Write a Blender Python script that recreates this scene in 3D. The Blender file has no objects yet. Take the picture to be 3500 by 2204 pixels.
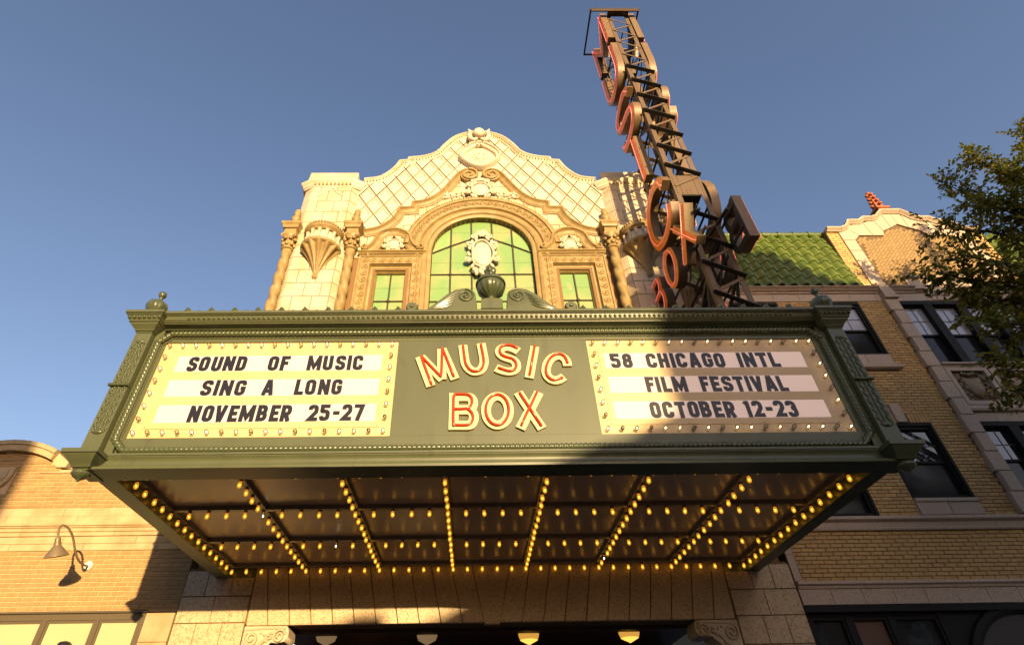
import bpy, bmesh, math, random
from mathutils import Vector, Matrix
random.seed(7)
R = math.radians
PI = math.pi
sc = bpy.context.scene
col = sc.collection

# ------------------------------------------------------------------ camera
FPX, PX0, PY0 = 1907.1, 1633.7, 1102.0          # photo pixels (3500 x 2204)
PITCH, YAW, ROLL, CAMZ = 0.6959, 0.01835, -0.01839, 1.6
_F = Vector((math.sin(YAW)*math.cos(PITCH), math.cos(YAW)*math.cos(PITCH), math.sin(PITCH)))
_R0 = Vector((math.cos(YAW), -math.sin(YAW), 0)); _U0 = _R0.cross(_F)
_R = math.cos(ROLL)*_R0 + math.sin(ROLL)*_U0
_U = -math.sin(ROLL)*_R0 + math.cos(ROLL)*_U0
cd = bpy.data.cameras.new('camera'); cam = bpy.data.objects.new('camera', cd); col.objects.link(cam)
cd.sensor_fit = 'HORIZONTAL'; cd.sensor_width = 36
cd.lens = 36*FPX/3500; cd.shift_x = (1750-PX0)/3500
cd.clip_start = 0.05; cd.clip_end = 2000
cam.matrix_world = Matrix(((_R.x, _U.x, -_F.x, 0), (_R.y, _U.y, -_F.y, 0), (_R.z, _U.z, -_F.z, CAMZ), (0, 0, 0, 1)))
sc.camera = cam
def at(px, py, Y):
    """photo pixel -> point on the vertical plane at depth Y"""
    d = _F + (px-PX0)/FPX*_R - (py-PY0)/FPX*_U
    return Vector((0, 0, CAMZ)) + d*(Y/d.y)

# ------------------------------------------------------------------ light
SUN_DIR = Vector((-0.265, 1.0, -0.122)).normalized()      # the way the light travels
elev = math.asin(-SUN_DIR.z)
world = bpy.data.worlds.new('World'); sc.world = world; world.use_nodes = True
wn = world.node_tree.nodes; wl = world.node_tree.links
sky = wn.new('ShaderNodeTexSky'); sky.sky_type = 'NISHITA'; sky.sun_disc = False
sky.sun_elevation = elev; sky.sun_rotation = math.atan2(-SUN_DIR.x, -SUN_DIR.y)
sky.altitude = 180; sky.air_density = 1.0; sky.dust_density = 1.7; sky.ozone_density = 1.5
wn['Background'].inputs['Strength'].default_value = 0.15
tint = wn.new('ShaderNodeMix'); tint.data_type = 'RGBA'; tint.blend_type = 'MULTIPLY'; tint.inputs[0].default_value = 1.0
tint.inputs[7].default_value = (1.10, 0.98, 1.08, 1)        # the photograph's white balance
wl.new(sky.outputs[0], tint.inputs[6]); wl.new(tint.outputs[2], wn['Background'].inputs['Color'])
sd = bpy.data.lights.new('sun', 'SUN'); sun = bpy.data.objects.new('sun', sd); col.objects.link(sun)
sd.energy = 5.0; sd.angle = R(0.55); sd.color = (1.0, 0.71, 0.36)
sun.rotation_euler = SUN_DIR.to_track_quat('-Z', 'Y').to_euler(); sun.location = (8, -30, 30)
sc.view_settings.view_transform = 'Standard'; sc.view_settings.look = 'None'
sc.view_settings.exposure = 0.95; sc.view_settings.gamma = 1.0
sc.render.engine = 'CYCLES'
sc.cycles.use_denoising = True
sc.cycles.max_bounces = 8; sc.cycles.transparent_max_bounces = 12
sc.cycles.caustics_reflective = False; sc.cycles.caustics_refractive = False
sc.cycles.sample_clamp_indirect = 4.0

# ------------------------------------------------------------------ materials
M = {}
def mat(name, base, rough=0.55, metal=0.0, vary=0.0, mott=None, mscale=3.0, mlo=0.4, mhi=0.65,
        speck=None, sscale=60.0, slo=0.60, shi=0.68, bump=0.0, bscale=40.0, spec=0.5, emit=None, estr=0.0, stretch=None, coat=0.0):
    m = bpy.data.materials.new(name); m.use_nodes = True
    N = m.node_tree.nodes; L = m.node_tree.links; b = N['Principled BSDF']
    b.inputs['Roughness'].default_value = rough; b.inputs['Metallic'].default_value = metal
    b.inputs['Specular IOR Level'].default_value = spec; b.inputs['Coat Weight'].default_value = coat
    geo = N.new('ShaderNodeNewGeometry'); pos = geo.outputs['Position']
    if stretch:
        mp = N.new('ShaderNodeMapping'); mp.inputs['Scale'].default_value = stretch
        L.new(pos, mp.inputs['Vector']); pos = mp.outputs[0]
    rgb = N.new('ShaderNodeRGB'); rgb.outputs[0].default_value = (*base, 1); cur = rgb.outputs[0]
    def noise(scale, det=4):
        n = N.new('ShaderNodeTexNoise'); n.inputs['Scale'].default_value = scale; n.inputs['Detail'].default_value = det
        L.new(pos, n.inputs['Vector']); return n.outputs[0]
    def mixin(c2, fac):
        x = N.new('ShaderNodeMix'); x.data_type = 'RGBA'
        L.new(cur, x.inputs[6]); x.inputs[7].default_value = (*c2, 1); L.new(fac, x.inputs[0]); return x.outputs[2]
    def ramp(src, lo, hi, top=1.0):
        r = N.new('ShaderNodeMapRange'); r.inputs[1].default_value = lo; r.inputs[2].default_value = hi; r.inputs[4].default_value = top
        L.new(src, r.inputs[0]); return r.outputs[0]
    if mott: cur = mixin(mott, ramp(noise(mscale), mlo, mhi))
    if speck: cur = mixin(speck, ramp(noise(sscale, 3), slo, shi, 0.85))
    if vary:
        h = N.new('ShaderNodeHueSaturation')
        r = N.new('ShaderNodeMapRange'); r.inputs[3].default_value = 1-vary; r.inputs[4].default_value = 1+vary
        L.new(geo.outputs['Random Per Island'], r.inputs[0]); L.new(r.outputs[0], h.inputs['Value'])
        L.new(cur, h.inputs['Color']); cur = h.outputs[0]
    L.new(cur, b.inputs['Base Color'])
    if bump:
        bn = N.new('ShaderNodeBump'); bn.inputs['Strength'].default_value = bump; bn.inputs['Distance'].default_value = 0.01
        L.new(noise(bscale), bn.inputs['Height']); L.new(bn.outputs[0], b.inputs['Normal'])
    if emit:
        b.inputs['Emission Color'].default_value = (*emit, 1); b.inputs['Emission Strength'].default_value = estr
    M[name] = m; return m
mat('cream_terracotta', (0.53, 0.45, 0.335), 0.5, vary=0.11, mott=(0.47, 0.36, 0.22), mscale=2.0, speck=(0.46, 0.31, 0.15), sscale=38, slo=0.57, shi=0.72, bump=0.12, bscale=30)
mat('tile_terracotta', (0.56, 0.49, 0.37), 0.45, vary=0.09, speck=(0.52, 0.38, 0.20), sscale=30, slo=0.62, shi=0.75, bump=0.08, bscale=30)
mat('tan_terracotta', (0.262, 0.178, 0.060), 0.5, vary=0.07, mott=(0.33, 0.238, 0.09), mscale=4, speck=(0.20, 0.10, 0.03), sscale=45, slo=0.58, shi=0.72, bump=0.25, bscale=45)
mat('joint', (0.20, 0.115, 0.045), 0.9)
mat('speckled_block', (0.50, 0.38, 0.22), 0.5, vary=0.08, mott=(0.55, 0.42, 0.25), mscale=2, speck=(0.26, 0.13, 0.05), sscale=42, slo=0.50, shi=0.68, bump=0.1)
mat('green_glass', (0.19, 0.32, 0.115), 0.22, vary=0.14, mott=(0.32, 0.33, 0.15), mscale=1.1, mlo=0.45, mhi=0.68, speck=(0.44, 0.36, 0.2), sscale=2.3, slo=0.62, shi=0.74, bump=0.06, bscale=5)
mat('muntin', (0.05, 0.035, 0.02), 0.5)
mat('green_paint', (0.086, 0.097, 0.047), 0.40, mott=(0.070, 0.080, 0.040), mscale=1.3, mlo=0.45, mhi=0.75, speck=(0.060, 0.062, 0.034), sscale=3.5, slo=0.60, shi=0.78, bump=0.05, bscale=3, stretch=(1.6, 1.6, 0.35))
mat('green_gloss', (0.066, 0.080, 0.038), 0.28)
mat('yellow_enamel', (0.62, 0.44, 0.23), 0.4, mott=(0.58, 0.42, 0.195), mscale=2)
mat('cream_enamel', (0.66, 0.53, 0.29), 0.35)
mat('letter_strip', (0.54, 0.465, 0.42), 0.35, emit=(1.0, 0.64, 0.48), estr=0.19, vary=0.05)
mat('black_letter', (0.016, 0.014, 0.018), 0.3)
mat('red_tube', (0.55, 0.045, 0.008), 0.2)
mat('neon_tube', (0.8, 0.25, 0.2), 0.2, emit=(1.0, 0.17, 0.12), estr=0.32)
mat('sign_orange', (0.88, 0.30, 0.02), 0.4, mott=(0.80, 0.20, 0.015), mscale=5, speck=(0.35, 0.14, 0.04), sscale=14, slo=0.62, shi=0.7)
mat('sign_metal', (0.17, 0.115, 0.056), 0.5, metal=0.1, mott=(0.16, 0.095, 0.045), mscale=3, speck=(0.13, 0.06, 0.03), sscale=9, slo=0.62, shi=0.72)
mat('sign_dark', (0.03, 0.026, 0.022), 0.6, mott=(0.10, 0.07, 0.04), mscale=6, mlo=0.55, mhi=0.75)
mat('steel', (0.112, 0.076, 0.04), 0.6, metal=0.1, mott=(0.11, 0.065, 0.033), mscale=4, speck=(0.15, 0.07, 0.03), sscale=16, slo=0.6, shi=0.7)
mat('steel_dark', (0.035, 0.03, 0.025), 0.6)
mat('soffit', (0.42, 0.31, 0.215), 0.3, spec=0.35, mott=(0.36, 0.26, 0.175), mscale=1.2)
mat('soffit_beam', (0.17, 0.145, 0.12), 0.4)
mat('brass', (0.35, 0.22, 0.08), 0.35, metal=0.8)
mat('filament', (1, 0.7, 0.3), 0.5, emit=(1.0, 0.60, 0.16), estr=3.4)
mat('filament_white', (1, 0.8, 0.5), 0.5, emit=(1.0, 0.76, 0.42), estr=4.5)
mat('filament_off', (0.75, 0.66, 0.45), 0.5)
mat('tan_brick', (0.345, 0.22, 0.085), 0.8, vary=0.13, mott=(0.31, 0.185, 0.066), mscale=9, bump=0.3, bscale=60)
mat('pale_mortar', (0.58, 0.42, 0.22), 0.9, bump=0.3, bscale=70)
mat('limestone', (0.47, 0.355, 0.195), 0.75, vary=0.07, mott=(0.37, 0.26, 0.125), mscale=3, bump=0.2, bscale=30)
mat('yellow_brick', (0.52, 0.335, 0.12), 0.7, vary=0.14, mott=(0.47, 0.28, 0.10), mscale=8, bump=0.2, bscale=60)
mat('dark_mortar', (0.13, 0.085, 0.04), 0.9)
mat('pink_terracotta', (0.46, 0.36, 0.265), 0.6, vary=0.08, speck=(0.27, 0.18, 0.115), sscale=55, slo=0.52, shi=0.68, bump=0.15)
mat('gable_brick', (0.27, 0.175, 0.07), 0.8, vary=0.10, bump=0.2)
mat('dark_frame', (0.010, 0.010, 0.009), 0.6, spec=0.2)
mat('carved_terracotta', (0.27, 0.205, 0.13), 0.7, mott=(0.20, 0.15, 0.09), mscale=8, bump=0.3)
mat('window_glass', (0.02, 0.022, 0.024), 0.03, spec=0.9, bump=0.02, bscale=1.2, coat=0.6)
mat('pale_pane', (0.34, 0.335, 0.37), 0.06, spec=0.9, coat=0.6, bump=0.02, bscale=1.2)  # pale base colour stands in for sky reflection and blinds behind the glass
mat('shop_glass', (0.46, 0.44, 0.25), 0.12, coat=0.5)
mat('shop_frame', (0.10, 0.075, 0.04), 0.5)
mat('green_tile', (0.072, 0.108, 0.014), 0.3, vary=0.2, mott=(0.115, 0.145, 0.024), mscale=5, bump=0.05)
mat('red_clay', (0.36, 0.10, 0.035), 0.7, vary=0.1)
mat('lamp_metal', (0.22, 0.16, 0.09), 0.45, metal=0.3)
mat('lamp_white', (0.75, 0.7, 0.6), 0.5)
mat('lamp_glass', (0.70, 0.58, 0.34), 0.3, emit=(1.0, 0.62, 0.28), estr=0.10)  # faint glow put into the two pale left bowls as well
mat('lamp_glass_lit', (0.60, 0.40, 0.12), 0.3, emit=(1.0, 0.50, 0.08), estr=0.35)
mat('lamp_tip_lit', (0.8, 0.5, 0.15), 0.3, emit=(1.0, 0.50, 0.08), estr=0.9)
mat('dark_wood', (0.11, 0.055, 0.03), 0.5)
mat('asphalt', (0.05, 0.05, 0.052), 0.9, bump=0.4, bscale=90)
mat('concrete', (0.28, 0.26, 0.23), 0.9, vary=0.05, bump=0.2)
mat('far_brick', (0.22, 0.11, 0.07), 0.9, vary=0.1)
mat('far_stone', (0.35, 0.31, 0.25), 0.9)
mat('bark', (0.075, 0.05, 0.03), 0.95, bump=0.6, bscale=30)
mat('paint_line', (0.7, 0.66, 0.5), 0.8)

def leafmat():
    m = bpy.data.materials.new('leaf'); m.use_nodes = True; N = m.node_tree.nodes; L = m.node_tree.links
    b = N['Principled BSDF']; g = N.new('ShaderNodeNewGeometry'); cr = N.new('ShaderNodeValToRGB')
    e = cr.color_ramp.elements; e[0].color = (0.08, 0.105, 0.012, 1); e[1].color = (0.32, 0.24, 0.015, 1)
    k = cr.color_ramp.elements.new(0.6); k.color = (0.15, 0.175, 0.016, 1)
    L.new(g.outputs['Random Per Island'], cr.inputs[0]); L.new(cr.outputs[0], b.inputs['Base Color'])
    b.inputs['Roughness'].default_value = 0.5
    t = N.new('ShaderNodeBsdfTranslucent'); L.new(cr.outputs[0], t.inputs[0])
    mx = N.new('ShaderNodeMixShader'); mx.inputs[0].default_value = 0.45
    L.new(b.outputs[0], mx.inputs[1]); L.new(t.outputs[0], mx.inputs[2]); L.new(mx.outputs[0], N['Material Output'].inputs[0])
    M['leaf'] = m
leafmat()
def bulbglass(name, tint, glow, gstr):
    m = bpy.data.materials.new(name); m.use_nodes = True; N = m.node_tree.nodes; L = m.node_tree.links
    N.remove(N['Principled BSDF'])
    tr = N.new('ShaderNodeBsdfTransparent'); tr.inputs[0].default_value = (*tint, 1)
    gl = N.new('ShaderNodeBsdfGlossy'); gl.inputs['Roughness'].default_value = 0.05
    fr = N.new('ShaderNodeFresnel'); fr.inputs[0].default_value = 1.35
    mx = N.new('ShaderNodeMixShader'); L.new(fr.outputs[0], mx.inputs[0]); L.new(tr.outputs[0], mx.inputs[1]); L.new(gl.outputs[0], mx.inputs[2])
    out = mx.outputs[0]
    if gstr:
        em = N.new('ShaderNodeEmission'); em.inputs[0].default_value = (*glow, 1); em.inputs[1].default_value = gstr
        ad = N.new('ShaderNodeAddShader'); L.new(out, ad.inputs[0]); L.new(em.outputs[0], ad.inputs[1]); out = ad.outputs[0]
    L.new(out, N['Material Output'].inputs[0]); m.cycles.emission_sampling = 'NONE'; M[name] = m
bulbglass('amber_glass', (0.97, 0.70, 0.22), (1.0, 0.52, 0.05), 0.14)
bulbglass('clear_glass', (0.985, 0.96, 0.91), (1.0, 0.7, 0.3), 0.0)

# ------------------------------------------------------------------ mesh helpers
class MB:
    def __init__(s): s.v = []; s.f = []; s.m = []
    def add(s, vs, fs, mi=0):
        o = len(s.v); s.v += [tuple(p) for p in vs]; s.f += [[i+o for i in f] for f in fs]; s.m += [mi]*len(fs); return s
    def box(s, x0, x1, y0, y1, z0, z1, mi=0):
        return s.add([(x0,y0,z0),(x1,y0,z0),(x1,y1,z0),(x0,y1,z0),(x0,y0,z1),(x1,y0,z1),(x1,y1,z1),(x0,y1,z1)],
              [(0,3,2,1),(4,5,6,7),(0,1,5,4),(1,2,6,5),(2,3,7,6),(3,0,4,7)], mi)
    def block(s, x0, x1, z0, z1, yf, yb, c=0.008, mi=0):
        """box facing -Y with a chamfered front edge"""
        v = [(x0,yb,z0),(x1,yb,z0),(x1,yb,z1),(x0,yb,z1),(x0,yf+c,z0),(x1,yf+c,z0),(x1,yf+c,z1),(x0,yf+c,z1),
             (x0+c,yf,z0+c),(x1-c,yf,z0+c),(x1-c,yf,z1-c),(x0+c,yf,z1-c)]
        f = [(8,9,10,11),(3,2,1,0)]
        for i in range(4):
            j = (i+1) % 4; f += [(i, j, 4+j, 4+i), (4+i, 4+j, 8+j, 8+i)]
        return s.add(v, f, mi)
    def quadblock(s, p0, p1, z0, z1, t, c=0.008, mi=0):
        """block between plan points p0,p1; front faces right-hand side (-Y when p0 is left)"""
        d = Vector((p1[0]-p0[0], p1[1]-p0[1])); l = d.length; d /= l; n = Vector((d.y, -d.x))
        def q(a, b, z): return (p0[0]+d.x*a+n.x*b, p0[1]+d.y*a+n.y*b, z)
        v = [q(0,-t,z0),q(l,-t,z0),q(l,-t,z1),q(0,-t,z1),q(0,-c,z0),q(l,-c,z0),q(l,-c,z1),q(0,-c,z1),q(c,0,z0+c),q(l-c,0,z0+c),q(l-c,0,z1-c),q(c,0,z1-c)]
        f = [(8,9,10,11)]
        for i in range(4):
            j = (i+1) % 4; f += [(i, j, 4+j, 4+i), (4+i, 4+j, 8+j, 8+i)]
        return s.add(v, f, mi)
    def prism(s, poly, y0, y1, c=0.0, mi=0):
        """XZ polygon extruded from y0 (front) to y1"""
        n = len(poly); area = sum(poly[i][0]*poly[(i+1) % n][1]-poly[(i+1) % n][0]*poly[i][1] for i in range(n))
        if area < 0: poly = poly[::-1]
        cx = sum(p[0] for p in poly)/n; cz = sum(p[1] for p in poly)/n
        v = [(p[0], y1, p[1]) for p in poly] + [(p[0], y0+c, p[1]) for p in poly]
        f = [tuple(range(n-1, -1, -1))]
        for i in range(n):
            j = (i+1) % n; f.append((i, j, n+j, n+i))
        if c:
            for p in poly:
                dx, dz = cx-p[0], cz-p[1]; l = max(1e-6, math.hypot(dx, dz)); v.append((p[0]+dx/l*c*1.3, y0, p[1]+dz/l*c*1.3))
            for i in range(n):
                j = (i+1) % n; f.append((n+i, n+j, 2*n+j, 2*n+i))
            f.append(tuple(range(2*n, 3*n)))
        else: f.append(tuple(range(n, 2*n)))
        return s.add(v, f, mi)
    def prism_z(s, poly, z0, z1, mi=0):
        n = len(poly); area = sum(poly[i][0]*poly[(i+1) % n][1]-poly[(i+1) % n][0]*poly[i][1] for i in range(n))
        if area < 0: poly = poly[::-1]
        v = [(p[0], p[1], z0) for p in poly] + [(p[0], p[1], z1) for p in poly]
        f = [tuple(range(n-1, -1, -1)), tuple(range(n, 2*n))] + [(i, (i+1) % n, n+(i+1) % n, n+i) for i in range(n)]
        return s.add(v, f, mi)
    def loft(s, rings, cap=True, mi=0):
        n = len(rings[0]); v = [p for r in rings for p in r]; f = []
        for k in range(len(rings)-1):
            for i in range(n):
                j = (i+1) % n; f.append((k*n+i, k*n+j, (k+1)*n+j, (k+1)*n+i))
        if cap: f += [tuple(range(n-1, -1, -1)), tuple(range((len(rings)-1)*n, len(rings)*n))]
        return s.add(v, f, mi)
    def rect_loft(s, rows, cap=True, mi=0):
        """rows of (z, x0, x1, y0, y1)"""
        return s.loft([[(x0,y0,z),(x1,y0,z),(x1,y1,z),(x0,y1,z)] for z, x0, x1, y0, y1 in rows], cap, mi)
    def tube(s, path, r, n=6, closed=False, cap=True, mod=None, mi=0):
        path = [Vector(p) for p in path]; m = len(path); rings = []
        T = []
        for i in range(m):
            a = path[i-1] if (i > 0 or closed) else path[i]; b = path[(i+1) % m] if (i < m-1 or closed) else path[i]
            T.append((b-a).normalized())
        up = Vector((0, 0, 1)) if abs(T[0].z) < 0.9 else Vector((1, 0, 0))
        nrm = (up - T[0]*up.dot(T[0])).normalized(); dist = 0
        for i in range(m):
            if i: dist += (path[i]-path[i-1]).length
            nrm = (nrm - T[i]*nrm.dot(T[i])).normalized(); bn = T[i].cross(nrm)
            rr = r[i] if isinstance(r, (list, tuple)) else r
            rings.append([path[i] + (nrm*math.cos(t)+bn*math.sin(t))*(rr*(mod(t, dist) if mod else 1)) for t in [2*PI*k/n for k in range(n)]])
        if closed: rings.append(rings[0]); cap = False
        return s.loft(rings, cap, mi)
    def bar(s, a, b, w, h, up=(0, 0, 1), mi=0):
        """rectangular bar a->b: w across (a-b x up), h along up"""
        a, b = Vector(a), Vector(b); d = (b-a).normalized(); up = Vector(up); sd_ = d.cross(up)
        if sd_.length < 1e-4: sd_ = d.cross(Vector((1, 0, 0)))
        sd_.normalize(); u = sd_.cross(d)
        q = lambda p: [p+sd_*(i*w/2)+u*(j*h/2) for i, j in ((-1,-1),(1,-1),(1,1),(-1,1))]
        return s.loft([q(a), q(b)], True, mi)
    def lathe(s, prof, c, n=24, a0=0.0, a1=2*PI, mod=None, cap=True, axis=None, mi=0):
        full = abs(a1-a0-2*PI) < 1e-6; k = n if full else n+1; c = Vector(c)
        rings = []
        for r, z in prof:
            ring = []
            for i in range(k):
                t = a0+(a1-a0)*i/n; rr = r*(mod(t, z) if mod else 1)
                p = Vector((rr*math.cos(t), rr*math.sin(t), z))
                if axis is not None: p = axis @ p
                ring.append(c+p)
            rings.append(ring)
        o = len(s.v); s.v += [tuple(p) for r_ in rings for p in r_]; m = len(rings); f = []
        for j in range(m-1):
            for i in range(k if full else k-1):
                i2 = (i+1) % k; f.append([o+j*k+i, o+j*k+i2, o+(j+1)*k+i2, o+(j+1)*k+i])
        if cap and full: f += [[o+i for i in range(k-1, -1, -1)], [o+(m-1)*k+i for i in range(k)]]
        s.f += f; s.m += [mi]*len(f); return s
    def ball(s, c, r, n=8, m=5, mi=0, rot=None):
        rx, ry, rz = r if isinstance(r, (list, tuple)) else (r, r, r); c = Vector(c); v = []; f = []
        def q(x, y, z):
            p = Vector((x, y, z)); p = rot @ p if rot is not None else p; return c+p
        v.append(q(0, 0, -rz))
        for j in range(1, m):
            ph = -PI/2+PI*j/m
            for i in range(n): t = 2*PI*i/n; v.append(q(rx*math.cos(ph)*math.cos(t), ry*math.cos(ph)*math.sin(t), rz*math.sin(ph)))
        v.append(q(0, 0, rz)); top = len(v)-1
        for i in range(n): f.append((0, 1+(i+1) % n, 1+i)); f.append((top, 1+(m-2)*n+i, 1+(m-2)*n+(i+1) % n))
        for j in range(m-2):
            for i in range(n): a = 1+j*n; f.append((a+i, a+(i+1) % n, a+n+(i+1) % n, a+n+i))
        return s.add(v, f, mi)
    def sweep(s, path, prof, y, closed=False, caps=True, mi=0):
        """path in XZ, profile (n, d): n = offset to the left of travel, d = proud of plane y towards -Y"""
        m = len(path); P = [Vector((p[0], p[1])) for p in path]; rings = []
        for i in range(m):
            a = (P[i]-P[i-1]) if (i > 0 or closed) else (P[1]-P[0]); b = (P[(i+1) % m]-P[i]) if (i < m-1 or closed) else (P[-1]-P[-2])
            a.normalize(); b.normalize(); n1 = Vector((-a.y, a.x)); n2 = Vector((-b.y, b.x)); nn = n1+n2
            if nn.length < 1e-3: nn = n1.copy()
            nn.normalize(); k = 1/max(0.45, nn.dot(n1))
            rings.append([(P[i].x+nn.x*k*n_, y-d_, P[i].y+nn.y*k*n_) for n_, d_ in prof])
        if closed: rings.append(rings[0])
        n = len(prof); v = [p for r_ in rings for p in r_]; f = []
        for k in range(len(rings)-1):
            for i in range(n-1): f.append((k*n+i, k*n+i+1, (k+1)*n+i+1, (k+1)*n+i))
        if caps and not closed: f += [tuple(range(n)), tuple(range((len(rings)-1)*n, len(rings)*n))]
        return s.add(v, f, mi)
    def stroke(s, pts, w, y0, y1, closed=False, mi=0, f=lambda p: p):
        """flat stroke along 2D pts with a thickness in Y; f maps 2D design -> (x,z)"""
        h = w/2
        return s.sweep([f(p) for p in pts], [(-h, 0), (-h, y1-y0), (h, y1-y0), (h, 0)], y1, closed, True, mi)

Wm = {}
def mesh_of(mb, mats, smooth=38, name='m'):
    me = bpy.data.meshes.new(name); me.from_pydata(mb.v, [], mb.f)
    for m in (mats if isinstance(mats, (list, tuple)) else [mats]): me.materials.append(M[m])
    if any(mb.m): me.polygons.foreach_set('material_index', mb.m)
    bm = bmesh.new(); bm.from_mesh(me); bmesh.ops.recalc_face_normals(bm, faces=bm.faces); bm.to_mesh(me); bm.free()
    me.polygons.foreach_set('use_smooth', [True]*len(me.polygons))
    me.set_sharp_from_angle(angle=R(smooth)); me.update(); return me
def link(o, parent, mw):
    col.objects.link(o); Wm[o] = mw
    if parent is not None: o.parent = parent; o.matrix_parent_inverse = Wm[parent].inverted()
    o.matrix_basis = mw
    return o
def obj(name, mb, mats, parent=None, smooth=38, label=None, kind=None, centre=True):
    c = Vector((0, 0, 0))
    if centre and mb.v:
        lo = [min(p[i] for p in mb.v) for i in range(3)]; hi = [max(p[i] for p in mb.v) for i in range(3)]
        c = Vector([(a+b)/2 for a, b in zip(lo, hi)]); mb.v = [(p[0]-c.x, p[1]-c.y, p[2]-c.z) for p in mb.v]
    o = bpy.data.objects.new(name, mesh_of(mb, mats, smooth, name))
    if label: o['label'] = label
    if kind: o['kind'] = kind
    return link(o, parent, Matrix.Translation(c))
def inst(name, me, parent, loc, rot=None, scale=(1, 1, 1), label=None):
    o = bpy.data.objects.new(name, me)
    if label: o['label'] = label
    mw = Matrix.Translation(loc) @ (rot.to_4x4() if rot is not None else Matrix()) @ Matrix.Diagonal((*scale, 1))
    return link(o, parent, mw)
def thing(name, label, cat, loc, group=None):
    o = bpy.data.objects.new(name, None); o.empty_display_size = 0.2; o['label'] = label; o['category'] = cat
    if group: o['group'] = group
    return link(o, None, Matrix.Translation(loc))
def tag(o, label, cat, group=None):
    o['label'] = label; o['category'] = cat
    if group: o['group'] = group
    return o
def structure(name, mb, mats): o = obj(name, mb, mats); o['kind'] = 'structure'; return o
def sweep_cut(path, prof, y, cuts, gap=0.0):
    """one moulding cut into stones: mitres are taken from the whole path"""
    full = MB().sweep(path, prof, y, caps=False); n = len(prof); out = []
    for a, b in zip(cuts, cuts[1:]):
        rings = [full.v[i*n:(i+1)*n] for i in range(a, b+1)]
        if gap:
            for e, f in ((0, 1), (-1, -2)):
                L = max(1e-4, (Vector(rings[e][0])-Vector(rings[f][0])).length); t = min(0.4, gap/L); rings[e] = [tuple(Vector(p_).lerp(Vector(q_), t)) for p_, q_ in zip(rings[e], rings[f])]
        mb = MB(); mb.v = [p_ for r_ in rings for p_ in r_]; m = len(rings)
        mb.f = [[k*n+i, k*n+i+1, (k+1)*n+i+1, (k+1)*n+i] for k in range(m-1) for i in range(n-1)]+[list(range(n)), list(range((m-1)*n, m*n))]
        mb.m = [0]*len(mb.f); out.append(mb)
    return out
def arc(cx, cz, r, a0, a1, n): return [(cx+r*math.cos(R(a0+(a1-a0)*i/n)), cz+r*math.sin(R(a0+(a1-a0)*i/n))) for i in range(n+1)]
def smoothline(pts, n=4, sharp=()):
    """Catmull-Rom through pts, straight at the indices in sharp"""
    out = []
    for i in range(len(pts)-1):
        p1, p2 = Vector(pts[i]), Vector(pts[i+1])
        p0 = Vector(pts[i-1]) if i > 0 and i not in sharp else p1-(p2-p1)
        p3 = Vector(pts[i+2]) if i+2 < len(pts) and (i+1) not in sharp else p2+(p2-p1)
        for k in range(n):
            t = k/n; out.append(tuple(0.5*((2*p1)+(p2-p0)*t+(2*p0-5*p1+4*p2-p3)*t*t+(3*p1-p0-3*p2+p3)*t**3)))
    out.append(tuple(pts[-1])); return out
def rpoly(pts, rad, closed=False, n=4):
    """polyline with rounded corners; rad = number or list"""
    out = []; m = len(pts)
    for i, p in enumerate(pts):
        r = rad[i] if isinstance(rad, (list, tuple)) else rad
        if (not closed and i in (0, m-1)) or r <= 0.03: out.append(tuple(p)); continue
        p = Vector(p); a = Vector(pts[i-1])-p; b = Vector(pts[(i+1) % m])-p; la, lb = a.length, b.length; a.normalize(); b.normalize()
        cosang = max(-1, min(1, a.dot(b))); ang = math.acos(cosang); t = min(r/math.tan(ang/2), la*0.5, lb*0.5); 
        p1, p2 = p+a*t, p+b*t
        for k in range(n+1):
            u = k/n; out.append(tuple((1-u)*(1-u)*p1*1.0+2*u*(1-u)*p+u*u*p2))
    ded = []
    for q in out:
        if not ded or math.hypot(q[0]-ded[-1][0], q[1]-ded[-1][1]) > 1e-3: ded.append(q)
    if closed and math.hypot(ded[0][0]-ded[-1][0], ded[0][1]-ded[-1][1]) < 1e-3: ded.pop()
    return ded
def inside(poly, x, z):
    c = False; n = len(poly); j = n-1
    for i in range(n):
        xi, zi = poly[i]; xj, zj = poly[j]
        if (zi > z) != (zj > z) and x < (xj-xi)*(z-zi)/(zj-zi)+xi: c = not c
        j = i
    return c
def spiral(cx, cz, r0, r1, a0, turns, n=28): return [(cx+(r0+(r1-r0)*i/n)*math.cos(a0+turns*2*PI*i/n), cz+(r0+(r1-r0)*i/n)*math.sin(a0+turns*2*PI*i/n)) for i in range(n+1)]
YF = 9.85                                    # plane of the street fronts
XM = 0.32                                    # axis of the theatre front

# ------------------------------------------------------------------ ground
g = MB(); g.add([(-600,-600,0),(600,-600,0),(600,600,0),(-600,600,0)], [(0,1,2,3)]); structure('street', g, 'asphalt')
g = MB(); g.box(-60, 60, 5.0, 9.8, -0.2, 0.14); pv = structure('pavement', g, 'concrete')
g = MB(); g.box(-60, 60, -15.0, -10.2, -0.2, 0.14); structure('pavement_across_street', g, 'concrete')
me = mesh_of(MB().box(-60, 60, -0.07, 0.07, 0.13, 0.155), 'concrete')
for y in (4.92, -10.12): o = inst('kerb', me, None, (0, y, 0)); o['kind'] = 'structure'
g = MB(); g.box(-60, 60, -2.7, -2.58, 0.004, 0.006); structure('road_marking', g, 'paint_line')

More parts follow.
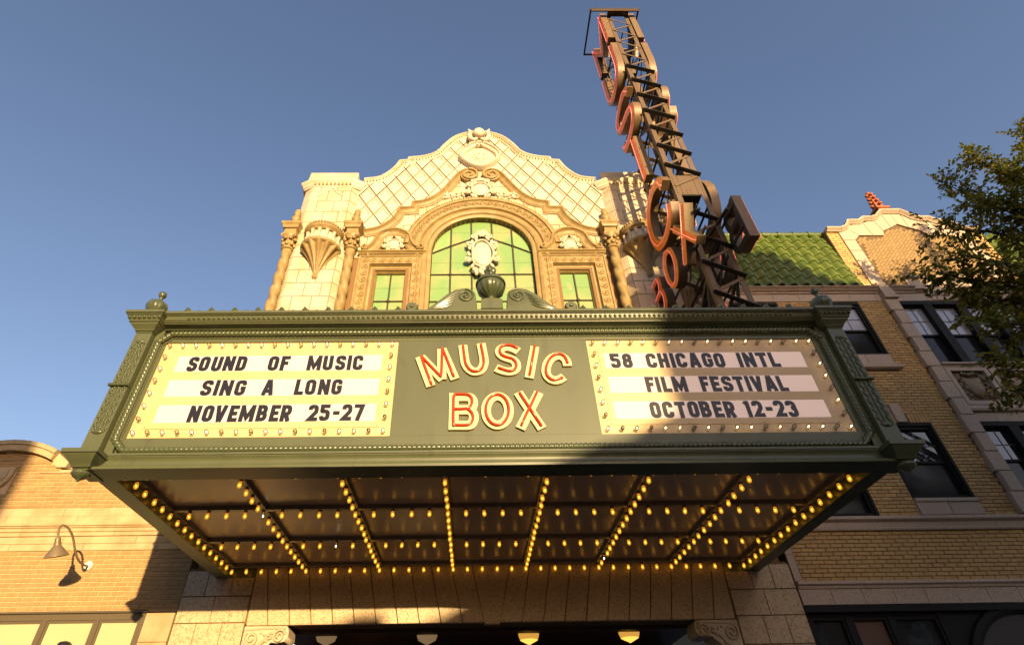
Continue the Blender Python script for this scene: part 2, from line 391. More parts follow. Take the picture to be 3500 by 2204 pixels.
# ------------------------------------------------------------------ buildings across the street (they cast the shade)
def far_building(name, poly, y0, y1, label, wins, base):
    t = thing(name, label, 'building', (sum(p[0] for p in poly)/len(poly), (y0+y1)/2, 0))
    obj('wall', MB().prism(poly, y1, y0), base, t)      # faces +Y towards the theatre
    for x, z, w, h in wins:
        f = obj('window', MB().box(x-w/2-0.08, x+w/2+0.08, y1-0.02, y1+0.05, z-0.08, z+h+0.08), 'far_stone', t)
        obj('pane', MB().box(x-w/2, x+w/2, y1+0.04, y1+0.06, z, z+h), 'window_glass', f)
    return t
T0 = 24.85; SX, SZ = 0.265*T0, 0.122*T0
xl = 1.42+0.265*34.85
far_building('apartment_block', [(xl, 0), (xl, 9.6+SZ), (13.1, 9.6+SZ), (13.1, 12.2+SZ), (7.78+SX, 12.2+SZ), (8.65+SX, 11.1+SZ), (9.0+SX, 10.85+SZ), (45, 10.85+SZ), (45, 0)],
    -25, -15, 'tall brick apartment block across the street behind the viewer, stepped parapet', [(x, z, 1.3, 1.9) for x in (13, 16, 19, 22, 25, 28, 31) for z in (1.2, 4.4, 7.4, 10.4)], 'far_brick')
far_building('gabled_shop', [(-1.7, 0), (-1.7, 5.2), (-2.6+SX, 5.6), (-1.95+SX, 5.75), (-1.85+SX, 3.76+SZ), (-1.4+SX, 3.76+SZ), (-1.3+SX, 5.8), (-1.0+SX, 3.45+SZ), (-0.76+SX, 3.61+SZ), (-0.25+SX, 3.80+SZ), (0.07+SX, 3.99+SZ), (0.48+SX, 4.17+SZ), (0.96+SX, 4.24+SZ), (1.3+SX, 4.45+SZ), (1.9+SX, 4.8+SZ), (12, 8), (12, 0)],
    -18.0, -15, 'low gabled shop across the street behind the viewer', [(x, 0.9, 2.2, 2.2) for x in (0.5, 4.0, 7.5)], 'far_stone')
far_building('corner_block', [(-30, 0), (-30, 13.5), (-8.34+SX, 13.5), (-8.34+SX, 0)], -24, -15.02, 'flat roofed corner block across the street behind the viewer', [(x, z, 1.3, 1.9) for x in (-5, -8.5, -12, -15.5, -19) for z in (1.2, 4.6, 8.0)], 'far_brick')
# ------------------------------------------------------------------ theatre
th = thing('theatre_building', 'cream terracotta theatre front with curved Spanish gable, twin pylons and green arched window', 'theatre', (XM, YF, 0))
def mir(pts): return [(2*XM-x, z) for x, z in pts]
half = smoothline([(-3.08, 15.37), (-2.65, 15.46), (-2.38, 15.72), (-2.21, 16.0), (-2.10, 16.29), (-1.86, 16.31), (-1.84, 16.44), (-1.37, 16.53), (-0.99, 16.76), (-0.74, 17.2), (-0.42, 17.62), (0.0, 17.85), (XM, 17.9)], 4, sharp=(4, 5, 6))
half = [(XM+(x-XM)*0.991, 1.6+(z-1.6)*0.990) for x, z in half]
outer = half + mir(half)[::-1][1:]
ih = smoothline([(-2.85, 13.12), (-2.46, 13.24), (-2.15, 13.54), (-2.02, 13.82), (-1.98, 14.06), (-1.62, 14.08), (-1.62, 14.30), (-1.2, 14.42), (-0.86, 14.75), (-0.58, 15.23), (-0.38, 15.6), (-0.2, 15.80), (0.0, 15.86)], 4, sharp=(4, 5, 6))
ih = [(XM+(x-XM)*0.989, 1.6+(z-1.6)*0.986) for x, z in ih]
# core
aw = arc(XM, 12.24, 1.30, 0, 180, 24)
# wall in pieces round the three windows: a left half, a right half and the gable above
def corewall():
    mb = MB()
    L = [(-4.6, 4.5), (-2.36, 4.5), (-2.36, 11.56), (-1.6, 11.56), (-1.6, 4.5), (XM-1.30, 4.5), (XM-1.30, 12.24)] + arc(XM, 12.24, 1.30, 180, 90, 14)[1:] + [(XM, half[-1][1]-0.03)] + [(x, z-0.02) for x, z in half[::-1]][1:] + [(-3.1, 15.0), (-4.6, 15.0)]
    mb.prism(L, YF+0.02, YF+0.6); mb.prism(mir(L), YF+0.02, YF+0.6); return mb
obj('wall', corewall(), 'joint', th, smooth=20)
# parapet cornice
cp = [(0.03, -0.5), (0.03, 0.20), (-0.02, 0.225), (-0.09, 0.225), (-0.12, 0.15), (-0.16, 0.13), (-0.24, 0.11), (-0.27, 0.075), (-0.31, 0.07), (-0.34, 0.03), (-0.34, -0.02)]
cp = [(a*0.55, b*0.45 if b > -0.1 else b) for a, b in cp]
NSEG = 18
for mb in sweep_cut(outer, cp, YF, [int(k*(len(outer)-1)/NSEG) for k in range(NSEG+1)], 0.003):
    obj('coping_stone', mb, 'cream_terracotta', th, smooth=50)
# little beads under the coping
bead = mesh_of(MB().ball((0, 0, 0), (0.035, 0.03, 0.045), 6, 4), 'tan_terracotta')
acc = 0
for i in range(1, len(outer)):
    a, b = Vector(outer[i-1]), Vector(outer[i]); d = (b-a); l = d.length; d.normalize(); n = Vector((-d.y, d.x))
    while acc < l:
        p = a+d*acc-n*0.112; inst('bead', bead, th, (p.x, YF-0.058, p.y), None, (0.75, 0.8, 0.75)); acc += 0.085
    acc -= l
# diamond tiles
tw, tz = 0.2455, 0.42
def rhomb(s): return [(0, -tz*s), (tw*s, 0), (0, tz*s), (-tw*s, 0)]
def tilemesh():
    mb = MB(); r0, r1, r2 = rhomb(0.935), rhomb(0.885), rhomb(0.66)
    v = [(x, 0.02, z) for x, z in r0]+[(x, -0.016, z) for x, z in r1]+[(x, -0.016, z) for x, z in r2]+[(x*0.97, 0.012, z*0.97) for x, z in r2]
    f = []
    for k in range(3):
        for i in range(4): j = (i+1) % 4; f.append((k*4+i, k*4+j, k*4+4+j, k*4+4+i))
    f.append((12, 13, 14, 15)); mb.add(v, f)
    for sx, sz in ((0.33, 0.33), (-0.33, 0.33), (0.33, -0.33), (-0.33, -0.33)): mb.ball((sx*tw*0.62, -0.002, sz*tz*0.62), (0.012, 0.01, 0.012), 5, 3)
    return mb
tm = mesh_of(tilemesh(), 'tile_terracotta', 25)
lower = [(-3.05, 13.0)] + ih + mir(ih)[::-1] + [(2*XM+3.05, 13.0)]
reg = [(-3.4, 14.95)] + outer + mir([(-3.4, 14.95), (-3.4, 13.0)]) + lower[::-1][1:] + [(-3.4, 13.0)]
for i in range(-16, 17):
    for j in range(-4, 16):
        x = XM + i*tw; z = 12.42 + j*2*tz + (tz if i % 2 else 0)
        ins = lambda q: inside(reg, q[0], q[1])
        cor = [(x+a*0.97, z+b*0.97) for a, b in rhomb(1)]
        if all(ins(q) for q in cor): inst('diamond_tile', tm, th, (x, YF, z)); continue
        n_ = 12; cells = []; vid = {}; vv = []
        def vtx(a, b):
            if (a, b) not in vid: vid[(a, b)] = len(vv); vv.append((x+tw*0.93*((a+b)/n_-1), YF-0.016, z+tz*0.93*(b-a)/n_))
            return vid[(a, b)]
        for a in range(n_):
            for b in range(n_):
                cc = [(x+tw*0.93*((s+t)/n_-1), z+tz*0.93*(t-s)/n_) for s, t in ((a, b), (a+1, b), (a+1, b+1), (a, b+1))]
                if all(ins(q) for q in cc): cells.append([vtx(a, b), vtx(a+1, b), vtx(a+1, b+1), vtx(a, b+1)])
        if len(cells) > 5: obj('diamond_tile', MB().add(vv, cells), 'tile_terracotta', th)
# ashlar blocks between gable moulding and arch
full_low = [(-2.9, 12.9)]+ih+mir(ih)[::-1]+[(2*XM+2.9, 12.9)]
polyl = full_low + [(2*XM+3.0, 11.9), (-3.0, 11.9)]
for j in range(9):
    z0 = 11.98+j*0.42; off = 0.3 if j % 2 else 0
    for i in range(-6, 7):
        x0 = XM+i*0.6+off-0.3; x1 = x0+0.6; cs = [(x0, z0), (x1, z0), (x0, z0+0.42), (x1, z0+0.42)]
        okc = lambda cc: all(inside(polyl, *c) for c in cc) and min(math.hypot(c[0]-XM, c[1]-12.24) for c in cc) > 1.42
        a_, b_, c_, d_ = x0+0.007, x1-0.007, z0+0.007, z0+0.413
        if okc(cs): obj('wall_block', MB().block(a_, b_, c_, d_, YF-0.004, YF+0.05, 0.006), 'cream_terracotta', th)
        else:                                     # cut block: keep the cells that stay under the mouldings
            mb = MB(); n_ = 8
            for u in range(n_):
                for w in range(n_):
                    q0, q1, r0, r1 = a_+(b_-a_)*u/n_, a_+(b_-a_)*(u+1)/n_, c_+(d_-c_)*w/n_, c_+(d_-c_)*(w+1)/n_
                    if okc([(q0, r0), (q1, r0), (q0, r1), (q1, r1)]): mb.add([(q0, YF-0.004, r0), (q1, YF-0.004, r0), (q1, YF-0.004, r1), (q0, YF-0.004, r1)], [(0, 1, 2, 3)])
            if mb.f:
                mw_ = {}; idx = []
                for v in mb.v: idx.append(mw_.setdefault((round(v[0], 5), round(v[2], 5)), len(mw_)))
                vv = [(k[0], YF-0.004, k[1]) for k in mw_]; mb.f = [[idx[i] for i in f] for f in mb.f]; mb.v = vv
                obj('wall_block', mb, 'cream_terracotta', th)
# scrolled gable moulding
mp = [(0.0, -0.02), (0.0, 0.30), (-0.05, 0.33), (-0.09, 0.33), (-0.11, 0.27), (-0.16, 0.20), (-0.24, 0.13), (-0.27, 0.13), (-0.29, 0.09), (-0.33, 0.07), (-0.34, -0.02)]
mp = [(a*0.66, b*0.44) for a, b in mp]
for sgn in (0, 1):
    path = ih if not sgn else mir(ih)[::-1]
    cuts = [0, 9, 17, 24, 33, 41, len(path)-1]
    for mb in sweep_cut(path, mp, YF, cuts, 0.003): obj('gable_moulding', mb, 'tan_terracotta', th, smooth=45)
    c = 0.0 if not sgn else 2*XM
    s_ = 1 if not sgn else -1
    sp = [(c+s_*math.cos(a)*r, 15.33+math.sin(a)*r) for a, r in [(PI/2-2*PI*k/30*1.45, 0.265-0.21*k/30) for k in range(31)]]
    mb = MB(); mb.tube([(x, YF-0.15, z) for x, z in sp], [0.05-0.02*k/30 for k in range(31)], 8)
    mb.lathe([(0.25, 0), (0.25, 0.12), (0.23, 0.135)], (c, YF, 15.33), 24, axis=Matrix.Rotation(PI/2, 3, 'X'))
    obj('volute', mb, 'tan_terracotta', th)

# arch over the big window
def jambarch(r, z0, a0=180, a1=0, n=32): return [(XM-r, z0)] + arc(XM, 12.24, r, 180, 0, n) + [(XM+r, z0)]
pi_ = [(0.0, -0.20), (0.0, 0.02), (0.05, 0.05), (0.09, 0.05), (0.11, 0.09), (0.17, 0.11), (0.20, 0.11), (0.22, 0.06), (0.29, 0.06), (0.32, 0.12), (0.35, 0.12), (0.36, 0.0)]
obj('arch_frame', MB().sweep(jambarch(1.30, 9.9), pi_, YF), 'tan_terracotta', th, smooth=45)
pr = [(0.0, -0.02), (0.0, 0.10), (0.03, 0.115), (0.23, 0.115), (0.25, 0.16), (0.29, 0.17), (0.34, 0.15), (0.36, 0.10), (0.37, -0.02)]
obj('arch_band', MB().sweep(arc(XM, 12.24, 1.66, 176, 4, 40), pr, YF), 'tan_terracotta', th, smooth=45)
def rosette(r):
    mb = MB(); ax = Matrix.Rotation(PI/2, 3, 'X')
    mb.tube([(r*math.cos(t), 0, r*math.sin(t)) for t in [2*PI*k/12 for k in range(12)]], r*0.22, 5, closed=True); mb.ball((0, 0, 0), (r*0.45, r*0.4, r*0.45), 6, 4); return mb
ros = mesh_of(rosette(0.075), 'tan_terracotta', 60)
rope = mesh_of(MB().ball((0, 0, 0), (0.045, 0.035, 0.024), 6, 4), 'tan_terracotta', 60)
for k in range(25):
    a = R(172-164*k/24); inst('rosette', ros, th, (XM+1.79*math.cos(a), YF-0.118, 12.24+1.79*math.sin(a)))
    a += R(3.4); inst('leaf_boss', rope, th, (XM+1.79*math.cos(a), YF-0.118, 12.24+1.79*math.sin(a)), Matrix.Rotation(-a, 3, 'Y'))
for k in range(75):
    a = R(175-170*k/74); inst('rope_bead', rope, th, (XM+1.995*math.cos(a), YF-0.145, 12.24+1.995*math.sin(a)), Matrix.Rotation(-a-0.5, 3, 'Y'))
# big window: glass panes between rope muntins
win = obj('arched_window', MB().prism([(XM-1.32, 9.6), (XM+1.32, 9.6)]+arc(XM, 12.24, 1.32, 0, 180, 24), YF+0.17, YF+0.22), 'muntin', th)
vx = [XM-1.30, -0.49, 0.05, 0.60, 1.13, XM+1.30]
def zc(x, r=1.295): return 12.24+math.sqrt(max(0, r*r-(x-XM)**2))
def zarc(x):                                   # the ogee bar across the arch
    t = abs(x-XM)/1.3; return 12.90-0.62*(t**1.25) if t > 0.2 else 12.88
zrows = [9.7, 10.15, 10.60, 11.05, 11.51, 11.94]
for a, b in zip(vx, vx[1:]):
    for z0, z1 in zip(zrows, zrows[1:]):
        obj('pane', MB().box(a+0.004, b-0.004, YF+0.15, YF+0.165, z0+0.003, z1-0.003), 'green_glass', win)
    n = 6; xs = [a+0.004+(b-a-0.008)*k/n for k in range(n+1)]
    obj('pane', MB().prism([(x, zarc(x)-0.004) for x in xs[::-1]]+[(xs[0], 11.943), (xs[-1], 11.943)], YF+0.15, YF+0.165), 'green_glass', win)
    zt = [max(zc(x), zarc(x)+0.01) for x in xs]
    zm = min(13.06, max(zt)-0.12)
    lo = [(x, zarc(x)+0.004) for x in xs]
    if min(zt) > 13.2:
        obj('pane', MB().prism(lo+[(xs[-1], 13.095), (xs[0], 13.095)], YF+0.15, YF+0.165), 'green_glass', win)
        obj('pane', MB().prism([(xs[0], 13.1), (xs[-1], 13.1)]+list(zip(xs, zt))[::-1], YF+0.15, YF+0.165), 'green_glass', win)
    else: obj('pane', MB().prism(lo+list(zip(xs, zt))[::-1], YF+0.15, YF+0.165), 'green_glass', win)
ropemod = lambda p: (lambda t, s: 0.8+0.25*abs(math.sin(t+s*PI/p)))
def densify(path, step):
    out = []
    for a, b in zip(path, path[1:]):
        a, b = Vector(a), Vector(b); n = max(1, int((b-a).length/step)); out += [a+(b-a)*k/n for k in range(n)]
    return out+[Vector(path[-1])]
for x in vx[1:-1]: obj('muntin', MB().tube(densify([(x, YF+0.13, 9.7), (x, YF+0.13, zc(x))], 0.02), 0.022, 6, mod=ropemod(0.09)), 'muntin', win)
for z in (10.60, 11.51): obj('muntin', MB().tube(densify([(XM-1.29, YF+0.135, z), (XM+1.29, YF+0.135, z)], 0.02), 0.02, 6, mod=ropemod(0.09)), 'muntin', win)
obj('muntin', MB().tube([(x, YF+0.132, zarc(x)) for x in [XM-1.28+2.56*k/90 for k in range(91)]], 0.022, 6, mod=ropemod(0.09)), 'muntin', win)
for x in vx[1:-1]:
    for z in (10.60, 11.51, zarc(x)): obj('muntin_knot', MB().ball((x, YF+0.12, z), 0.042, 8, 6), 'muntin', win)
# side windows
for sgn in (-1, 1):
    cx = XM+sgn*2.29
    fx = lambda u: cx+u
    pth = [(cx-0.36, 9.8), (cx-0.36, 11.52), (cx+0.36, 11.52), (cx+0.36, 9.8)]
    obj('window_surround', MB().sweep(pth, [(0.0, -0.2), (0.0, -0.10), (0.03, -0.06), (0.07, -0.06), (0.09, -0.01), (0.14, 0.0), (0.16, 0.05), (0.165, 0.05), (0.17, 0.09), (0.40, 0.09), (0.415, 0.12), (0.45, 0.12), (0.45, -0.02)], YF), 'tan_terracotta', th, smooth=40)
    w = obj('side_window', MB().box(cx-0.37, cx+0.37, YF+0.17, YF+0.2, 9.7, 11.53), 'muntin', th)
    for a, b in ((-0.355, 0.0), (0.0, 0.355)):
        for z0, z1 in ((9.72, 10.17), (10.17, 10.62), (10.62, 11.06), (11.06, 11.51)):
            obj('pane', MB().box(cx+a+0.004, cx+b-0.004, YF+0.15, YF+0.165, z0+0.003, z1-0.003), 'green_glass', w)
    obj('muntin', MB().tube(densify([(cx, YF+0.13, 9.72), (cx, YF+0.13, 11.51)], 0.02), 0.021, 6, mod=ropemod(0.09)), 'muntin', w)
    obj('muntin', MB().tube(densify([(cx-0.35, YF+0.135, 10.62), (cx+0.35, YF+0.135, 10.62)], 0.02), 0.02, 6, mod=ropemod(0.09)), 'muntin', w)
    obj('muntin_knot', MB().ball((cx, YF+0.12, 10.62), 0.045, 8, 6), 'muntin', w)
    for k in range(9):
        for u in (-0.64, 0.64): inst('rosette', ros, th, (cx+u, YF-0.092, 9.95+k*0.235))
    for k in range(5): inst('rosette', ros, th, (cx-0.44+0.22*k, YF-0.092, 11.80))
    # bell pediment
    ph = smoothline([(cx-0.72, 12.20), (cx-0.60, 12.27), (cx-0.50, 12.45), (cx-0.42, 12.72), (cx-0.2, 12.89), (cx, 12.93), (cx+0.2, 12.89), (cx+0.42, 12.72), (cx+0.50, 12.45), (cx+0.60, 12.27), (cx+0.72, 12.20)], 4)
    obj('pediment', MB().sweep(ph, [(0.02, -0.02), (0.02, 0.19), (-0.02, 0.21), (-0.05, 0.21), (-0.07, 0.15), (-0.15, 0.11), (-0.18, 0.12), (-0.22, 0.09), (-0.23, -0.02)], YF), 'tan_terracotta', th, smooth=45)
    for k in (-1, 1):
        mb = MB(); mb.tube([(x, YF-0.17, z) for x, z in [(cx+k*0.70+k*math.cos(a)*r, 12.24+math.sin(a)*r) for a, r in [(PI*1.2+2*PI*q/18*1.2, 0.10-0.08*q/18) for q in range(19)]]], 0.028, 6)
        mb.lathe([(0.11, 0), (0.11, 0.14)], (cx+k*0.70, YF, 12.24), 16, axis=Matrix.Rotation(PI/2, 3, 'X')); obj('volute', mb, 'tan_terracotta', th)
    obj('ledge', MB().sweep([(cx-0.86, 12.06), (cx+0.86, 12.06)], [(0.05, -0.02), (0.05, 0.17), (0.02, 0.17), (0.0, 0.12), (-0.03, 0.10), (-0.03, -0.02)], YF), 'tan_terracotta', th)

# cartouches: carved shields with scrollwork
def cartouche(cx, cz, w, h, y, seed, mask=False, crown=True):
    rnd = random.Random(seed); mb = MB(); ax = Matrix.Rotation(PI/2, 3, 'X')
    mb.ball((cx, y, cz), (w*0.30, 0.07, h*0.27), 16, 10)
    ring = [(cx+w*0.34*math.cos(t)*(1+0.10*math.cos(3*t)), y-0.02, cz+h*0.31*math.sin(t)) for t in [2*PI*k/32 for k in range(32)]]
    mb.tube(ring, w*0.045, 6, closed=True)
    for s in (-1, 1):
        for ox, oz, r, tr, a0 in ((0.40, 0.20, 0.13, 1.4, 0.5), (0.44, -0.14, 0.11, -1.4, 1.0), (0.26, 0.40, 0.11, 1.4, 2.4), (0.24, -0.38, 0.10, -1.3, -1.5), (0.13, 0.46, 0.07, -1.2, 0.5)):
            sp = spiral(0, 0, r*w, r*w*0.2, a0, tr, 18)
            mb.tube([(cx+s*(ox*w+u), y-0.03-0.02*q/18, cz+oz*h+v) for q, (u, v) in enumerate(sp)], w*0.032, 5)
            mb.ball((cx+s*ox*w, y, cz+oz*h), (r*w, 0.04, r*w), 8, 5)
        for k in range(7):
            a = R(-65+130*k/6); mb.ball((cx+s*w*0.43*math.cos(a), y+0.0, cz+h*0.40*math.sin(a)), (w*0.06, 0.05, h*0.06), 7, 5, rot=Matrix.Rotation(rnd.uniform(-.6, .6), 3, 'Y'))
    if crown:
        for k in range(5): a = R(60+60*k/4); mb.ball((cx+w*0.22*math.cos(a), y-0.01, cz+h*0.30+h*0.19*math.sin(a)), (w*0.055, 0.06, h*0.085), 7, 5, rot=Matrix.Rotation(PI/2-a, 3, 'Y'))
    if mask:
        z = cz-h*0.40
        mb.ball((cx, y-0.01, z), (w*0.15, 0.09, h*0.095), 12, 8); mb.ball((cx, y-0.10, z-h*0.005), (w*0.025, 0.04, h*0.025), 6, 5)
        for s in (-1, 1):
            mb.ball((cx+s*w*0.055, y-0.085, z+h*0.02), (w*0.035, 0.02, h*0.012), 6, 4); mb.ball((cx+s*w*0.08, y-0.06, z-h*0.055), (w*0.05, 0.05, h*0.03), 6, 4)
            mb.ball((cx+s*w*0.19, y, z-h*0.03), (w*0.07, 0.05, h*0.06), 6, 4)
        mb.ball((cx, y-0.07, z-h*0.085), (w*0.07, 0.05, h*0.035), 8, 5)
    return mb
obj('cartouche', cartouche(XM, 12.14, 0.80, 1.60, YF+0.02, 1, mask=True), 'tile_terracotta', th, smooth=60, label='large carved shield with mask in front of the arched window')
obj('cartouche', cartouche(XM, 14.66, 0.78, 0.92, YF-0.10, 2), 'tile_terracotta', th, smooth=60, label='carved shield between the gable scrolls')
for sgn in (-1, 1): obj('cartouche', cartouche(XM+sgn*2.29, 12.42, 0.52, 0.56, YF-0.05, 3, crown=False), 'tile_terracotta', th, smooth=60)
# round medallion below the crest
mb = MB(); ring = [(XM+0.46*math.cos(t)*(1+0.06*math.cos(4*t)), 16.33+0.48*math.sin(t)*(1+0.06*math.cos(4*t))) for t in [2*PI*k/48 for k in range(48)]]
mb.sweep(ring, [(0.0, -0.0), (0.0, 0.10), (-0.03, 0.14), (-0.08, 0.15), (-0.10, 0.20), (-0.13, 0.18), (-0.15, -0.0)], YF, closed=True)
mb.prism([(XM+0.47*math.cos(2*PI*k/24), 16.33+0.48*math.sin(2*PI*k/24)) for k in range(24)], YF-0.05, YF)
for k in range(-3, 4):
    mb.tube([(XM+k*0.13, YF-0.05, 16.33-0.45*math.sqrt(max(0, 1-(k*0.13/0.47)**2))), (XM+k*0.13, YF-0.05, 16.33+0.45*math.sqrt(max(0, 1-(k*0.13/0.47)**2)))], 0.012, 4)
    mb.tube([(XM-0.45*math.sqrt(max(0, 1-(k*0.13/0.48)**2)), YF-0.05, 16.33+k*0.13), (XM+0.45*math.sqrt(max(0, 1-(k*0.13/0.48)**2)), YF-0.05, 16.33+k*0.13)], 0.012, 4)
mb.ball((XM, YF-0.05, 16.33), (0.14, 0.06, 0.14), 14, 8)
for k in range(8): mb.ball((XM+0.2*math.cos(k*PI/4), YF-0.05, 16.33+0.2*math.sin(k*PI/4)), (0.045, 0.04, 0.045), 6, 4)
obj('medallion', mb, 'tile_terracotta', th, smooth=50)
mb = MB()
for s in (-1, 1):
    for k in range(9): mb.ball((XM+s*(0.10+0.055*k), YF-0.06, 16.92-0.035*k+0.05*math.sin(k*2.1)), (0.06, 0.07, 0.045), 7, 5, rot=Matrix.Rotation(s*k*0.7, 3, 'Y'))
    mb.tube([(XM+s*(u), YF-0.16, z) for u, z in [(0.06, 17.15), (0.16, 17.07), (0.27, 17.15), (0.31, 17.34), (0.27, 17.54), (0.33, 17.67)]], [0.05, 0.08, 0.085, 0.075, 0.065, 0.03], 8)
    mb.tube([(XM+s*(u), YF-0.12, z) for u, z in [(0.05, 16.84), (0.16, 16.99), (0.28, 16.95), (0.34, 16.83), (0.42, 16.85)]], [0.06, 0.055, 0.045, 0.035, 0.015], 6)
mb.ball((XM, YF-0.14, 17.51), (0.19, 0.15, 0.20), 18, 12)
obj('crest', mb, 'tile_terracotta', th, smooth=60, label='carved crest with ball and scrolls on top of the gable')
# sprays of carved foliage under the gable scrolls
for s in (-1, 1):
    rnd = random.Random(5); mb = MB()
    for k in range(46):
        u = rnd.uniform(0.05, 1.35); z = 14.30+0.62*(1-u/1.5)*rnd.random()+0.05
        if (u*1.0)**2+(z-12.24)**2 < 2.06**2: z = 12.24+math.sqrt(max(0.1, 2.08**2-u*u))+0.06*rnd.random()
        mb.ball((XM+s*u, YF-0.03, z), (rnd.uniform(.03, .08), 0.05, rnd.uniform(.025, .05)), 6, 4, rot=Matrix.Rotation(rnd.uniform(0, PI), 3, 'Y'))
    obj('foliage_carving', mb, 'tile_terracotta', th, smooth=60)

# pylons
def pylon(s):
    q = lambda x: x if s < 0 else 2*XM-x
    py = obj('pylon', MB().prism_z([(q(-4.70), YF+0.5), (q(-4.66), YF+0.05), (q(-4.42), 9.72), (q(-3.32), 9.72), (q(-3.10), YF+0.05), (q(-3.08), YF+0.5)], 4.6, 14.75), 'joint', th)
    zz = [10.10-0.4445*k for k in range(3, 0, -1)] + [10.10+0.4445*k for k in range(11)] + [14.725]
    for k, (z0, z1) in enumerate(zip(zz, zz[1:])):
        cut = [-4.42, -4.18, -3.72, -3.32] if k % 2 else [-4.42, -3.95, -3.55, -3.32]
        faces = [((-4.67, 9.88), (-4.43, 9.70))]+[((a, 9.70), (b, 9.70)) for a, b in zip(cut, cut[1:])]+[((-3.31, 9.70), (-3.11, 9.88))]
        for a, b in faces:
            a, b = (q(a[0]), a[1]), (q(b[0]), b[1])
            if s > 0: a, b = b, a
            d = Vector(b)-Vector(a); d.normalize(); e = 0.007
            obj('block', MB().quadblock((a[0]+d.x*e, a[1]+d.y*e), (b[0]-d.x*e, b[1]-d.y*e), z0+0.007, z1-0.007, 0.05, 0.006), 'cream_terracotta', py)
    # cornice round the head
    def plan(o): return [(q(-4.74-o), YF+0.5), (q(-4.70-o), YF-0.02-o*0.7), (q(-4.43-o*0.4), 9.70-o), (q(-3.31+o*0.4), 9.70-o), (q(-3.06+o), YF-0.02-o*0.7), (q(-3.04+o), YF+0.5)]
    rows = [(14.72+(z-14.99)*0.75, o*0.6) for z, o in [(14.99, 0.0), (15.02, 0.03), (15.06, 0.03), (15.08, 0.06), (15.17, 0.075), (15.20, 0.10), (15.26, 0.15), (15.29, 0.17), (15.37, 0.17), (15.39, 0.14)]]
    obj('pylon_cornice', MB().loft([[(x, y, z) for x, y in plan(o)] for z, o in rows]), 'cream_terracotta', py, smooth=40)
    for k in range(10): inst('bead', bead, py, (q(-4.36+k*0.11), 9.655, 14.825))
    obj('attic_block', MB().rect_loft([(15.02, min(q(-4.62), q(-3.2)), max(q(-4.62), q(-3.2)), 9.72, 10.3), (15.46, min(q(-4.60), q(-3.22)), max(q(-4.60), q(-3.22)), 9.74, 10.3)]), 'cream_terracotta', py)
    # ogee niche moulding
    o = [(q(x), z) for x, z in smoothline([(-4.25, 13.2), (-4.25, 14.28), (-4.16, 14.36), (-4.05, 14.42), (-3.95, 14.58), (-3.86, 14.66), (-3.77, 14.58), (-3.67, 14.42), (-3.56, 14.36), (-3.48, 14.28), (-3.48, 13.2)], 3, sharp=(0, 1, 9))]
    obj('niche_moulding', MB().tube([(x, 9.695, z) for x, z in o], 0.022, 6), 'tile_terracotta', py)
    # shell balcony
    c = (q(-3.76), 9.70, 0)
    fl = lambda t, z: 1+0.075*math.cos(13*t*1.0) if z < 12.04 else 1
    sh = obj('shell_balcony', MB().lathe([(0.02, 11.10), (0.06, 11.13), (0.075, 11.19), (0.05, 11.24), (0.07, 11.32), (0.14, 11.50), (0.24, 11.70), (0.36, 11.88), (0.46, 12.0), (0.475, 12.03)], c, 60, PI, 2*PI, mod=fl), 'tan_terracotta', py, smooth=70)
    obj('balcony_rim', MB().lathe([(0.44, 12.0), (0.49, 12.02), (0.51, 12.05), (0.51, 12.10), (0.47, 12.13), (0.40, 12.13)], c, 32, PI, 2*PI), 'tan_terracotta', sh)
    obj('balcony_drum', MB().lathe([(0.385, 12.1), (0.385, 12.5)], c, 24, PI, 2*PI), 'tile_terracotta', sh)
    for k in range(7):
        a = PI+PI*(k+0.5)/7; obj('baluster', MB().lathe([(0.035, 12.13), (0.05, 12.2), (0.03, 12.32), (0.045, 12.42), (0.05, 12.48)], (c[0]+0.42*math.cos(a), c[1]+0.42*math.sin(a), 0), 8), 'cream_terracotta', sh)
    obj('balcony_canopy', MB().lathe([(0.38, 12.48), (0.44, 12.48), (0.47, 12.52), (0.50, 12.55), (0.50, 12.62), (0.46, 12.66), (0.02, 12.72)], c, 32, PI, 2*PI), 'tan_terracotta', sh)
    for k in range(22):
        a = PI+PI*(k+0.5)/22; inst('canopy_leaf', rope, sh, (c[0]+0.49*math.cos(a), c[1]+0.49*math.sin(a), 12.67), Matrix.Rotation(a, 3, 'Z') @ Matrix.Rotation(PI/2, 3, 'Y'), (1, 1, 1.3))
for s in (-1, 1): pylon(s)
